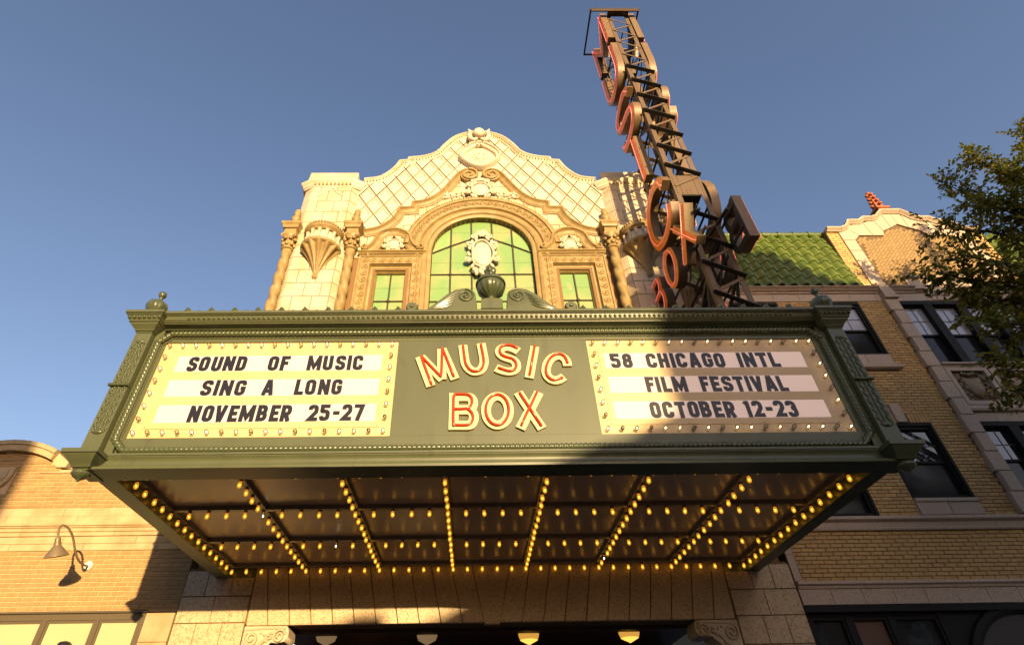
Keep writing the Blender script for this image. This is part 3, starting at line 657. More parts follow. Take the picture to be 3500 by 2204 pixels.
# twisted columns
def column(x, y):
    tw_ = lambda t, z: 0.84+0.32*abs(math.cos(t+z*7.0))**0.8
    prof = [(0.108, 8.9+0.03*k) for k in range(int((12.12-8.9)/0.03)+1)]
    c_ = obj('twisted_column', MB().lathe(prof, (x, y, 0), 20, mod=tw_), 'tan_terracotta', th, smooth=60)
    mb = MB()
    mb.lathe([(0.13, 12.10), (0.155, 12.12), (0.155, 12.15), (0.125, 12.17), (0.12, 12.25), (0.13, 12.4), (0.16, 12.52), (0.19, 12.58)], (x, y, 0), 20)
    for k in range(8):
        a = 2*PI*k/8
        mb.ball((x+0.145*math.cos(a), y+0.145*math.sin(a), 12.27), (0.05, 0.04, 0.07), 6, 4); mb.ball((x+0.17*math.cos(a+.4), y+0.17*math.sin(a+.4), 12.44), (0.055, 0.045, 0.06), 6, 4)
    for sx in (-1, 1): mb.tube([(x+sx*(0.15+u), y-0.16, 12.52+v) for u, v in spiral(0, 0, 0.06, 0.015, 0.5, 1.3, 12)], 0.02, 5)
    obj('capital', mb, 'tan_terracotta', c_, smooth=60)
    obj('entablature_block', MB().rect_loft([(12.58, x-0.17, x+0.17, y-0.17, 9.9), (12.63, x-0.17, x+0.17, y-0.17, 9.9), (12.64, x-0.15, x+0.15, y-0.15, 9.9), (12.78, x-0.15, x+0.15, y-0.15, 9.9), (12.80, x-0.19, x+0.19, y-0.19, 9.9), (12.90, x-0.22, x+0.22, y-0.22, 9.9), (12.92, x-0.245, x+0.245, y-0.245, 9.9), (12.98, x-0.25, x+0.25, y-0.25, 9.9), (13.0, x-0.2, x+0.2, y-0.2, 9.9)]), 'tan_terracotta', c_)
    fl = lambda t, z: 1+0.05*math.cos(8*t)
    obj('urn_finial', MB().lathe([(0.13, 13.0), (0.13, 13.05), (0.06, 13.1), (0.05, 13.16), (0.10, 13.22), (0.125, 13.30), (0.11, 13.37), (0.06, 13.40), (0.055, 13.44), (0.09, 13.47), (0.095, 13.50), (0.07, 13.53), (0.085, 13.60), (0.07, 13.66), (0.02, 13.70)], (x, y, 0), 16, mod=fl), 'tan_terracotta', c_, smooth=60)
for x in (-4.62, -3.02, 2*XM+3.02, 2*XM+4.62): column(x, 9.70)

# street-level wall under the marquee
low = thing  # (keep helper names short)
def pier(x0, x1, cuts):
    p = obj('entrance_pier', MB().box(x0+0.005, x1-0.005, YF+0.03, YF+0.6, 0.0, 4.5), 'joint', th)
    rows = [0.14, 0.53, 0.92, 1.31, 1.70, 2.09, 2.48, 2.87, 3.27, 3.675, 4.065, 4.46]
    for k, (z0, z1) in enumerate(zip(rows, rows[1:])):
        cs = cuts[k % 2]
        for a, b in zip(cs, cs[1:]): obj('block', MB().block(a+0.004, b-0.004, z0+0.006, z1-0.006, YF-0.005, YF+0.06, 0.006), 'speckled_block', p)
    return p
pier(-4.72, -3.60, ([-4.72, -4.36, -3.95, -3.60], [-4.72, -4.17, -3.60]))
pier(4.24, 5.36, ([4.24, 4.66, 5.02, 5.36], [4.24, 4.80, 5.36]))
la = obj('flat_arch', MB().box(-3.60, 4.24, YF+0.03, YF+0.5, 3.66, 4.5), 'joint', th)
k = 0; xt = -3.75
xs = [-3.76+0.342*k for k in range(12)] ; xr = [2*XM-x for x in xs]
for a, b in zip(xs, xs[1:]):
    a0 = max(a, -3.6); b0 = max(b, -3.58)
    obj('voussoir', MB().prism([(max(a+0.19, -3.6)+0.007, 3.63), (max(b+0.19, -3.59)-0.007, 3.63), (b0-0.007, 4.5), (a0+0.007, 4.5)], YF-0.012, YF+0.06, 0.006), 'speckled_block', la)
    obj('voussoir', MB().prism([(2*XM-(max(a+0.19, -3.6)+0.007), 3.63), (2*XM-(max(b+0.19, -3.59)-0.007), 3.63), (2*XM-(b0-0.007), 4.5), (2*XM-(a0+0.007), 4.5)], YF-0.012, YF+0.06, 0.006), 'speckled_block', la)
obj('keystone', MB().prism([(xs[-1]+0.19+0.007, 3.60), (2*XM-xs[-1]-0.19-0.007, 3.60), (2*XM-xs[-1]-0.007, 4.5), (xs[-1]+0.007, 4.5)], YF-0.02, YF+0.06, 0.006), 'speckled_block', la)
# lobby behind
obj('lobby_ceiling', MB().box(-3.60, 4.24, YF+0.5, 14, 3.9, 4.0), 'dark_wood', th)
obj('lobby_beam', MB().box(-3.60, 4.24, 10.45, 10.65, 3.62, 3.9), 'dark_wood', th)
obj('lobby_wall', MB().box(-3.60, 4.24, 14, 14.2, 0, 4.0), 'dark_wood', th)
# scroll brackets at the entrance corners
def bracket(x, s):
    out = [(0, 3.62), (0.66, 3.62), (0.70, 3.56), (0.71, 3.46), (0.66, 3.40), (0.56, 3.38), (0.47, 3.40), (0.40, 3.34), (0.30, 3.24), (0.20, 3.12), (0.12, 2.95), (0.0, 2.85)]
    mb = MB().prism([(x+s*u, z) for u, z in out], YF-0.02, YF+0.4, 0.01)
    b = obj('scroll_bracket', mb, 'cream_terracotta', th)
    mb = MB(); y = YF-0.03
    mb.tube([(x+s*(0.57+u), y, 3.47+v) for u, v in spiral(0, 0, 0.10, 0.02, 0.3, 1.6, 22)], 0.022, 6)
    mb.tube([(x+s*(0.14+u), y, 3.44+v) for u, v in spiral(0, 0, 0.12, 0.02, 2.3, 1.6, 22)], 0.022, 6)
    mb.tube([(x+s*u, y, z) for u, z in smoothline([(0.02, 3.56), (0.2, 3.57), (0.40, 3.58), (0.66, 3.58)], 3)], 0.015, 5)
    mb.tube([(x+s*u, y, z) for u, z in smoothline([(0.46, 3.45), (0.36, 3.42), (0.26, 3.31), (0.16, 3.2), (0.06, 3.0)], 3)], 0.025, 6)
    for k in range(9): mb.ball((x+s*(0.08+0.05*k), y, 3.10+0.055*k+0.03*math.sin(k*3)), (0.03, 0.025, 0.022), 6, 4)
    for k in range(4): mb.ball((x+s*(0.28+0.06*k), y, 3.50+0.02*math.cos(k*2)), (0.026, 0.02, 0.02), 6, 4)
    obj('scrollwork', mb, 'cream_terracotta', b, smooth=60)
bracket(-3.58, 1); bracket(4.22, -1)
# four glass ceiling lamps in the entrance
for i, (x, z, lit, lab) in enumerate(((-2.52, 3.66, 0, 'leftmost of the four frosted glass bowl lamps hanging in the theatre entrance'), (-0.78, 3.65, 0, 'pale unlit glass bowl lamp second from the left in the theatre entrance'),
        (0.98, 3.63, 1, 'amber lit glass bowl lamp second from the right in the theatre entrance'), (2.73, 3.64, 1, 'rightmost amber lit glass bowl lamp in the theatre entrance'))):
    l = thing('pendant_lamp', lab, 'lamp', (x, 10.9, z-0.13), 'bowl lamps in the theatre entrance'); c = (x, 10.9, z)
    gm = 'lamp_glass_lit' if lit else 'lamp_glass'
    obj('glass_bowl', MB().lathe([(0.07, 0.16), (0.10, 0.13), (0.155, 0.09), (0.182, 0.04), (0.175, -0.01), (0.155, -0.06), (0.15, -0.07)], c, 28, cap=False), gm, l)
    obj('glass_tip', MB().lathe([(0.15, -0.07), (0.11, -0.09), (0.05, -0.12), (0.012, -0.14), (0.0, -0.142)], c, 28, cap=False), 'lamp_tip_lit' if lit else gm, l)
    obj('fitter', MB().lathe([(0.05, 0.14), (0.075, 0.16), (0.075, 0.2), (0.03, 0.22), (0.015, 0.24), (0.015, 0.27)], c, 16), 'brass', l)
# ------------------------------------------------------------------ marquee
XC = 0.295; HW = 4.43; YP = 5.85
mq = thing('marquee', 'dark green theatre marquee with light bulb soffit, letter boards and rope moulding', 'marquee', (XC, 7.8, 4.3))
def rows(prof, yb=9.84): return [(z, XC-HW-o, XC+HW+o, YP-o, yb) for z, o in prof]
obj('base_moulding', MB().rect_loft(rows([(4.345, 0.112), (4.372, 0.115), (4.374, 0.09), (4.39, 0.062), (4.43, 0.045), (4.48, 0.052), (4.505, 0.075), (4.515, 0.075), (4.518, 0.085), (4.545, 0.085), (4.55, 0.0)]), cap=False), 'green_paint', mq, smooth=40)
obj('fascia_body', MB().rect_loft(rows([(4.55, -0.03), (6.335, -0.03)]), cap=False), 'green_paint', mq)
obj('cornice', MB().rect_loft(rows([(6.335, -0.02), (6.335, 0.03), (6.34, 0.05), (6.345, 0.055), (6.36, 0.07), (6.375, 0.11), (6.38, 0.135), (6.392, 0.14), (6.394, 0.155), (6.41, 0.165), (6.413, 0.175), (6.468, 0.195), (6.47, 0.215), (6.483, 0.215), (6.485, 0.235), (6.525, 0.235), (6.527, 0.22)]), cap=True), 'green_paint', mq, smooth=40)
COR = [(6.335, 0.03), (6.34, 0.05), (6.345, 0.055), (6.36, 0.07), (6.375, 0.11), (6.38, 0.135), (6.392, 0.14), (6.394, 0.155), (6.41, 0.165), (6.413, 0.175), (6.468, 0.195), (6.47, 0.215), (6.483, 0.215), (6.485, 0.235), (6.525, 0.235)]
BAS = [(4.345, 0.112), (4.372, 0.115), (4.374, 0.09), (4.39, 0.062), (4.43, 0.045), (4.48, 0.052), (4.505, 0.075), (4.515, 0.075), (4.518, 0.085), (4.545, 0.085)]
for xs_, pf in ((-1.13, COR), (1.63, COR), (-3.9, BAS), (-1.3, BAS), (1.85, BAS)):
    obj('panel_seam', MB().rect_loft([(z, xs_-0.0022, xs_+0.0022, YP-o-0.0015, YP-o+0.01) for z, o in pf]), 'muntin', mq)
# perimeter beam, coffers and ceiling
BX = [-3.972+1.2192*k for k in range(8)]; BY = [9.754-1.2192*(3-k) for k in range(4)]
x0, x1 = BX[0]-0.055, BX[-1]+0.055; y0, y1 = BY[0]-0.06, BY[3]+0.06
so = obj('soffit', MB().box(XC-HW, XC+HW, YP+0.03, 9.83, 4.538, 4.66), 'soffit', mq)
obj('perimeter_beam', MB().rect_loft([(4.343, XC-HW-0.108, XC+HW+0.108, YP-0.108, y0), (4.36, XC-HW-0.108, XC+HW+0.108, YP-0.108, y0), (4.362, XC-HW+0.03, XC+HW-0.03, YP+0.03, y0), (4.60, XC-HW+0.03, XC+HW-0.03, YP+0.03, y0)]), 'green_paint', so)
for s in (-1, 1):
    q = lambda u: XC+s*u
    ui = (XC-x0) if s < 0 else (x1-XC); lr_ = lambda o: (min(q(HW+o), q(ui)), max(q(HW+o), q(ui)))
    obj('perimeter_beam', MB().rect_loft([(4.343, *lr_(0.108), y0+0.001, 9.83), (4.36, *lr_(0.108), y0+0.001, 9.83), (4.362, *lr_(-0.03), y0+0.001, 9.83), (4.60, *lr_(-0.03), y0+0.001, 9.83)]), 'green_paint', so)
for x in BX[1:-1]: obj('beam', MB().box(x-0.035, x+0.035, y0, 9.83, 4.478, 4.60), 'soffit_beam', so)
for k, y in enumerate(BY[1:3]):
    for a, b in zip(BX, BX[1:]): obj('beam', MB().box((a-0.055 if a == BX[0] else a+0.035), (b+0.055 if b == BX[-1] else b-0.035), y-0.035, y+0.035, 4.48, 4.60), 'soffit_beam', so)
for y, nm in ((BY[0], 1), (BY[3], 2)):
    for a, b in zip(BX, BX[1:]): obj('beam', MB().box((a-0.05 if a == BX[0] else a+0.036), (b+0.05 if b == BX[-1] else b-0.036), y-0.05, y+0.035, 4.482, 4.60), 'soffit_beam', so)
for x in (BX[0], BX[-1]): obj('beam', MB().box(x-0.05, x+0.035, y0, 9.83, 4.475, 4.60), 'soffit_beam', so)
def bulbmesh(glass, fil, r=0.030, base='brass'):
    mb = MB()
    mb.lathe([(0.021, 0.075), (0.021, 0.05), (0.026, 0.046), (0.019, 0.04)], (0, 0, 0), 10, mi=0)
    mb.lathe([(0.016, 0.048), (0.018, 0.038), (r*0.82, 0.022), (r, 0.0), (r*0.96, -0.012), (r*0.78, -0.026), (r*0.4, -0.036), (0.002, -0.039)], (0, 0, 0), 14, cap=False, mi=1)
    mb.ball((0, 0, 0.0), (0.010, 0.010, 0.017), 6, 4, mi=2)
    return mesh_of(mb, [base, glass, fil], 70)
sb = bulbmesh('amber_glass', 'filament', 0.027); sbw = bulbmesh('clear_glass', 'filament_white', 0.027)
pts = set()
for x in BX:
    for k in range(16): pts.add((round(x, 4), round(BY[0]+k*1.2192/5, 4)))
for y in BY:
    for k in range(36): pts.add((round(BX[0]+k*1.2192/5, 4), round(y, 4)))
br_ = random.Random(4)
for i, (x, y) in enumerate(sorted(pts)):
    tl = Matrix.Rotation(br_.gauss(0, 0.06), 3, 'X') @ Matrix.Rotation(br_.gauss(0, 0.06), 3, 'Y')
    inst('bulb', sbw if i in (37, 58, 173) else sb, so, (x+br_.gauss(0, .003), y+br_.gauss(0, .003), 4.408), tl)
# face panels round the two letter boards
BL = (-4.005, -0.948); BR = (1.540, 4.575); BZ = (4.775, 6.172)
for n, a, b, z0, z1 in (('top', XC-HW, XC+HW, BZ[1], 6.335), ('bot', XC-HW, XC+HW, 4.55, BZ[0])): obj('face_panel', MB().block(a, b, z0, z1, YP, YP+0.03, 0.001), 'green_paint', mq)
for a, b in ((XC-HW, BL[0]), (BL[1], BR[0]), (BR[1], XC+HW)): obj('face_panel', MB().block(a, b, BZ[0]+0.0005, BZ[1]-0.0005, YP+0.0004, YP+0.03, 0.001), 'green_paint', mq)
# rope moulding
def ropepath(x0, x1, z0, z1, c, y):
    return densify([(x0+c, y, z0), (x1-c, y, z0), (x1, y, z0+c), (x1, y, z1-c), (x1-c, y, z1), (x0+c, y, z1), (x0, y, z1-c), (x0, y, z0+c), (x0+c, y, z0)], 0.0095)[:-1]
obj('rope_moulding', MB().tube(ropepath(-4.10, 4.69, 4.598, 6.287, 0.14, YP-0.030), 0.043, 10, closed=True, mod=lambda t, s: 0.68+0.40*abs(math.sin(t+s*PI/0.056))), 'green_gloss', mq, smooth=70)
obj('rope_fillet', MB().sweep([(p.x, p.z) for p in [Vector((-3.93, 0, 4.65)), Vector((4.52, 0, 4.65)), Vector((4.64, 0, 4.77)), Vector((4.64, 0, 6.115)), Vector((4.52, 0, 6.235)), Vector((-3.93, 0, 6.235)), Vector((-4.05, 0, 6.115)), Vector((-4.05, 0, 4.77))]], [(-0.012, 0.0), (-0.012, 0.014), (0.006, 0.014), (0.006, 0.0)], YP, closed=True), 'green_paint', mq)
# egg and dart
egg = MB(); egg.ball((0, 0, 0), (0.017, 0.014, 0.021), 8, 6)
egg.tube([(0.024*math.cos(t), 0.004, 0.027*math.sin(t)+0.003) for t in [PI*1.02+PI*0.96*k/10 for k in range(11)]], 0.005, 5)
eg = mesh_of(egg, 'green_gloss', 70)
for k in range(123): inst('egg_ornament', eg, mq, (XC-4.02+k*0.0659, YP-0.187, 6.440), Matrix.Rotation(R(20), 3, 'X'))
# corner piers with capitals, finials and drops
fl_ = lambda t, z: 1+0.055*abs(math.cos(6*t))
for s in (-1, 1):
    X = lambda u: XC+s*u
    def bx(u0, u1): return (min(X(u0), X(u1)), max(X(u0), X(u1)))
    a, b = bx(4.455, 4.665); p = obj('corner_pier', MB().box(a, b, 5.72, 6.0, 4.55, 6.30), 'green_paint', mq)
    a, b = bx(4.35, 4.452); obj('pier_strip', MB().block(a, b, 4.55, 6.335, 5.80, 5.87, 0.004), 'green_paint', p)
    a, b = bx(4.44, 4.68); obj('pier_ring', MB().tube(densify([(a, 5.70, 5.42), (b, 5.70, 5.42)], 0.01), 0.022, 8, mod=lambda t, q: 0.8+0.3*abs(math.sin(t+q*PI/0.03))), 'green_gloss', p)
    for zb_, zc_ in ((4.80, 4.79), (5.48, 6.09)):
        mb = MB(); mb.ball((X(4.557), 5.716, zc_), (0.06, 0.02, 0.03), 10, 6)
        mb.tube([(X(4.557), 5.72, zb_-0.01), (X(4.557), 5.72, zb_+0.61)], 0.012, 6)
        for sx, amp in ((4.50, 0.014), (4.557, 0.0), (4.614, 0.014)):
            for k in range(26):
                z = zb_+k*0.0235
                mb.ball((X(sx)+amp*math.sin(k*1.3), 5.718, z), (0.024, 0.015, 0.014), 6, 4, rot=Matrix.Rotation((0.6 if sx > 4.557 else -0.6)*s+0.3*math.sin(k*2.7), 3, 'Y'))
        obj('leaf_carving', mb, 'green_gloss', p, smooth=70)
    cx = X(4.555)
    rr = [(6.235, 0.10, 5.71), (6.25, 0.105, 5.705), (6.255, 0.12, 5.69), (6.27, 0.125, 5.685), (6.29, 0.14, 5.665), (6.325, 0.175, 5.63), (6.345, 0.18, 5.625), (6.35, 0.195, 5.61), (6.375, 0.2, 5.60), (6.378, 0.205, 5.595), (6.425, 0.22, 5.575), (6.428, 0.232, 5.56), (6.445, 0.232, 5.56), (6.448, 0.245, 5.54), (6.49, 0.245, 5.54)]
    obj('capital', MB().rect_loft([(z, cx-h, cx+h, y, 6.05) for z, h, y in rr]), 'green_paint', p, smooth=30)
    for k in range(7): inst('egg_ornament', eg, p, (cx-0.19+k*0.0635, 5.578, 6.40), Matrix.Rotation(R(20), 3, 'X'))
    lr = [(4.335, 0.075, 5.73), (4.35, 0.08, 5.725), (4.352, 0.10, 5.70), (4.375, 0.11, 5.685), (4.40, 0.125, 5.66), (4.455, 0.175, 5.60), (4.47, 0.185, 5.59), (4.473, 0.20, 5.575), (4.52, 0.20, 5.575), (4.523, 0.15, 5.66), (4.55, 0.14, 5.68)]
    obj('base_block', MB().rect_loft([(z, cx-h, cx+h, y, 6.05) for z, h, y in lr]), 'green_paint', p, smooth=30)
    obj('drop_finial', MB().lathe([(0.0, 4.205), (0.014, 4.212), (0.016, 4.225), (0.03, 4.235), (0.06, 4.255), (0.09, 4.285), (0.092, 4.30), (0.075, 4.325), (0.05, 4.337)], (cx, 5.76, 0), 48, mod=fl_), 'green_gloss', p, smooth=70)
    fx = cx-s*0.05
    obj('melon_finial', MB().lathe([(0.07, 6.49), (0.08, 6.51), (0.115, 6.56), (0.13, 6.62), (0.115, 6.675), (0.07, 6.71), (0.028, 6.73), (0.02, 6.75), (0.022, 6.79), (0.03, 6.80), (0.047, 6.825), (0.052, 6.85), (0.045, 6.88), (0.02, 6.90), (0.0, 6.903)], (fx, 5.66, 0), 48, mod=lambda t, z: (1+0.07*abs(math.cos(5*t))) if z < 6.72 else 1), 'green_gloss', p, smooth=70)
# cresting
am = mesh_of(MB().add([], []).lathe([(0.0, 0.085), (0.02, 0.07), (0.045, 0.03), (0.05, 0.0)], (0, 0, 0), 12, cap=False).ball((0, -0.03, 0.035), (0.02, 0.03, 0.03), 6, 4), 'green_gloss', 60)
am2 = mesh_of(MB().ball((0, 0, 0.01), (0.03, 0.03, 0.03), 8, 5), 'green_gloss', 60)
for k in range(27):
    x = -3.77+0.3115*k
    if abs(x-XC) > 1.2: inst('cresting_leaf', am, mq, (x, 5.66, 6.527))
    x += 0.156
    if abs(x-XC) > 1.2 and k < 26: inst('cresting_bud', am2, mq, (x, 5.66, 6.527))
# urn and scrolls on top
UX, UY = XC, 5.75
u = obj('urn', MB().lathe([(0.05, 6.76), (0.085, 6.765), (0.085, 6.785), (0.05, 6.80), (0.045, 6.83), (0.07, 6.85), (0.12, 6.885), (0.175, 6.95), (0.198, 7.02), (0.195, 7.065)], (UX, UY, 0), 64, mod=lambda t, z: (0.94+0.10*abs(math.cos(7*t))) if 6.84 < z < 7.06 else 1), 'green_gloss', mq, smooth=70)
obj('urn_base', MB().rect_loft([(6.527, UX-0.15, UX+0.15, UY-0.15, UY+0.15), (6.70, UX-0.145, UX+0.145, UY-0.145, UY+0.145), (6.705, UX-0.10, UX+0.10, UY-0.10, UY+0.10), (6.76, UX-0.095, UX+0.095, UY-0.095, UY+0.095)]), 'green_paint', u)
obj('urn_lid', MB().lathe([(0.19, 7.065), (0.213, 7.072), (0.215, 7.10), (0.195, 7.115), (0.18, 7.16), (0.14, 7.21), (0.085, 7.235), (0.06, 7.245), (0.055, 7.26), (0.075, 7.27), (0.08, 7.285), (0.05, 7.30)], (UX, UY, 0), 32), 'green_gloss', u)
obj('urn_flame', MB().lathe([(0.045, 7.295), (0.075, 7.33), (0.08, 7.37), (0.055, 7.42), (0.02, 7.46), (0.0, 7.475)], (UX, UY, 0), 30, mod=lambda t, z: 1+0.22*math.cos(5*t+z*14)), 'green_gloss', u, smooth=60)
obj('urn_rosette', MB().ball((UX, UY-0.185, 7.155), (0.03, 0.02, 0.03), 8, 5), 'green_gloss', u)
for s in (-1, 1):
    X = lambda q: XC+s*q
    out = arc(0.345, 6.80, 0.135, 60, 265, 16) + [(0.45, 6.60), (0.45, 6.527), (0.92, 6.527), (0.86, 6.60), (0.78, 6.66), (0.70, 6.74), (0.60, 6.85), (0.50, 6.92)]
    out = [(0.20, 6.60)] + [(0.20, 6.527), (0.92, 6.527), (0.84, 6.60), (0.74, 6.70), (0.62, 6.83), (0.50, 6.925), (0.40, 6.945)] + arc(0.36, 6.80, 0.145, 90, 180, 8)
    b = obj('acanthus_scroll', MB().prism([(X(q), z) for q, z in out], UY-0.10, UY+0.06, 0.012), 'green_paint', mq)
    mb = MB(); y = UY-0.105
    mb.tube([(X(0.36+v), y, 6.80+w) for v, w in spiral(0, 0, 0.12, 0.02, PI/2, 1.75 if s > 0 else 1.75, 30)], 0.014, 6); mb.ball((X(0.36), y, 6.80), (0.03, 0.03, 0.03), 8, 6)
    for k in range(5): mb.tube([(X(q), y, z) for q, z in smoothline([(0.46+0.02*k, 6.86-0.055*k), (0.56+0.02*k, 6.79-0.05*k), (0.66+0.03*k, 6.68-0.03*k), (0.76+0.02*k, 6.60-0.012*k)], 4)], [0.006+0.012*math.sin(PI*i/12) for i in range(13)], 5)
    obj('scroll_relief', mb, 'green_gloss', b, smooth=70)
    d = obj('scroll_boss', MB().lathe([(0.085, 0.0), (0.085, 0.12), (0.07, 0.14), (0.03, 0.14), (0.025, 0.16), (0.0, 0.162)], (X(1.08), UY+0.04, 6.615), 20, axis=Matrix.Rotation(PI/2, 3, 'X')), 'green_paint', mq)
# ---- letter boards
t_ = 0.235
def glyph(ch):
    w = {'M': 0.78, 'I': 0.20, '1': 0.34, '-': 0.42, 'N': 0.60, 'A': 0.62, 'V': 0.60, 'L': 0.48, 'F': 0.48, 'E': 0.50, 'T': 0.54}.get(ch, 0.56)
    h = t_/2; l, r, b, t = h, w-h, h, 1-h; q = 0.17; m = 0.5
    G = {'O': [('c', [(l,b),(r,b),(r,t),(l,t)], q)], 'C': [('o', [(r,0.64),(r,t),(l,t),(l,b),(r,b),(r,0.36)], q)],
     'S': [('o', [(r,0.68),(r,t),(l,t),(l,0.56),(r,0.44),(r,b),(l,b),(l,0.32)], q)], 'U': [('o', [(l,1),(l,b),(r,b),(r,1)], q)],
     'N': [('o', [(l,0),(l,1)], 0), ('o', [(r,0),(r,1)], 0), ('o', [(l+0.02,1-h),(r-0.02,h)], 0)], 'D': [('c', [(l,b),(r,b),(r,t),(l,t)], [0.01,q,q,0.01])],
     'F': [('o', [(l,0),(l,1)], 0), ('o', [(l,t),(w,t)], 0), ('o', [(l,0.5),(w*0.86,0.5)], 0)], 'E': [('o', [(l,0),(l,1)], 0), ('o', [(l,t),(w,t)], 0), ('o', [(l,0.5),(w*0.88,0.5)], 0), ('o', [(l,b),(w,b)], 0)],
     'L': [('o', [(l,1),(l,b),(w,b)], 0)], 'I': [('o', [(w/2,0),(w/2,1)], 0)], 'T': [('o', [(0,t),(w,t)], 0), ('o', [(w/2,0),(w/2,1-h)], 0)],
     'H': [('o', [(l,0),(l,1)], 0), ('o', [(r,0),(r,1)], 0), ('o', [(l,0.5),(r,0.5)], 0)], 'M': [('o', [(l,0),(l,1)], 0), ('o', [(r,0),(r,1)], 0), ('o', [(l+0.01,1-h),(w/2,0.22),(r-0.01,1-h)], 0)],
     'G': [('o', [(r,0.66),(r,t),(l,t),(l,b),(r,b),(r,0.47),(w*0.52,0.47)], [0,q,q,q,q,0.01,0])], 'A': [('o', [(l*0.9,0),(w/2-0.02,1)], 0), ('o', [(w-l*0.9,0),(w/2+0.02,1)], 0), ('o', [(w*0.24,0.27),(w*0.76,0.27)], 0)],
     'V': [('o', [(l*0.9,1),(w/2-0.02,0)], 0), ('o', [(w-l*0.9,1),(w/2+0.02,0)], 0)],
     'B': [('c', [(l,b),(r,b),(r,m),(l,m)], [0.01,q,q,0.01]), ('c', [(l,m),(r-0.02,m),(r-0.02,t),(l,t)], [0.01,q,q,0.01])],
     'R': [('c', [(l,0.45),(r,0.45),(r,t),(l,t)], [0.01,q,q,0.01]), ('o', [(l,0),(l,0.6)], 0), ('o', [(w*0.5,0.45),(r,0)], 0)],
     '1': [('o', [(w*0.55,0),(w*0.55,1)], 0), ('o', [(w*0.10,0.80),(w*0.5,0.92)], 0)], '2': [('o', [(l,0.68),(l,t),(r,t),(r,0.56),(l,b),(w,b)], [0,q,q,0.12,0.02,0])],
     '3': [('o', [(l,0.70),(l,t),(r,t),(r,0.53),(w*0.45,0.53)], [0,q,q,q,0]), ('o', [(w*0.45,0.53),(r,0.53),(r,b),(l,b),(l,0.30)], [0,q,q,q,0])],
     '5': [('o', [(w*0.95,t),(l,t),(l,0.57),(r,0.57),(r,b),(l,b),(l,0.30)], [0,0.01,0.05,q,q,q,0])], '7': [('o', [(0,t),(r,t),(w*0.38,0)], [0,0.01,0])],
     '8': [('c', [(l,b),(r,b),(r,0.52),(l,0.52)], q), ('c', [(l+0.015,0.52),(r-0.015,0.52),(r-0.015,t),(l+0.015,t)], q)], '-': [('o', [(0.03,0.48),(w-0.03,0.48)], 0)]}
    return w, G[ch]
lj = random.Random(3)
def letter(ch, x, z, hgt, xs_, y, parent):
    w, st = glyph(ch); mb = MB(); z += lj.uniform(-0.003, 0.003); x += lj.uniform(-0.004, 0.004); ta = lj.gauss(0, 0.006)
    for i, (k, pts, rad) in enumerate(st):
        pl = rpoly(pts, rad, k == 'c') if rad else pts
        mb.stroke([(p[0]*hgt*xs_, p[1]*hgt) for p in pl], t_*hgt*0.95, y-0.005-0.0005*i, y, k == 'c', f=lambda p: (x+p[0]-ta*p[1], z+p[1]+ta*p[0]))
    return obj('letter', mb, 'black_letter', parent, smooth=30)
def word(txt, xa, xb, z, hgt, y, parent):
    gap = 0.095; ws = [glyph(c)[0] for c in txt]; tot = sum(ws)+gap*(len(txt)-1); k = (xb-xa)/(tot*hgt); x = xa
    for c, w in zip(txt, ws): letter(c, x, z, hgt, k, y, parent); x += (w+gap)*hgt*k
def px(p, row): return at(p, row, 5.856).x
rows_z = [(5.719, 5.950), (5.351, 5.580), (4.985, 5.214)]
strips = [(5.714, 5.962), (5.346, 5.592), (4.980, 5.226)]
cb = bulbmesh('clear_glass', 'filament_white', 0.024, 'cream_enamel'); cbo = bulbmesh('clear_glass', 'filament_off', 0.024, 'cream_enamel')
AX = Matrix.Rotation(R(-96), 3, 'X')
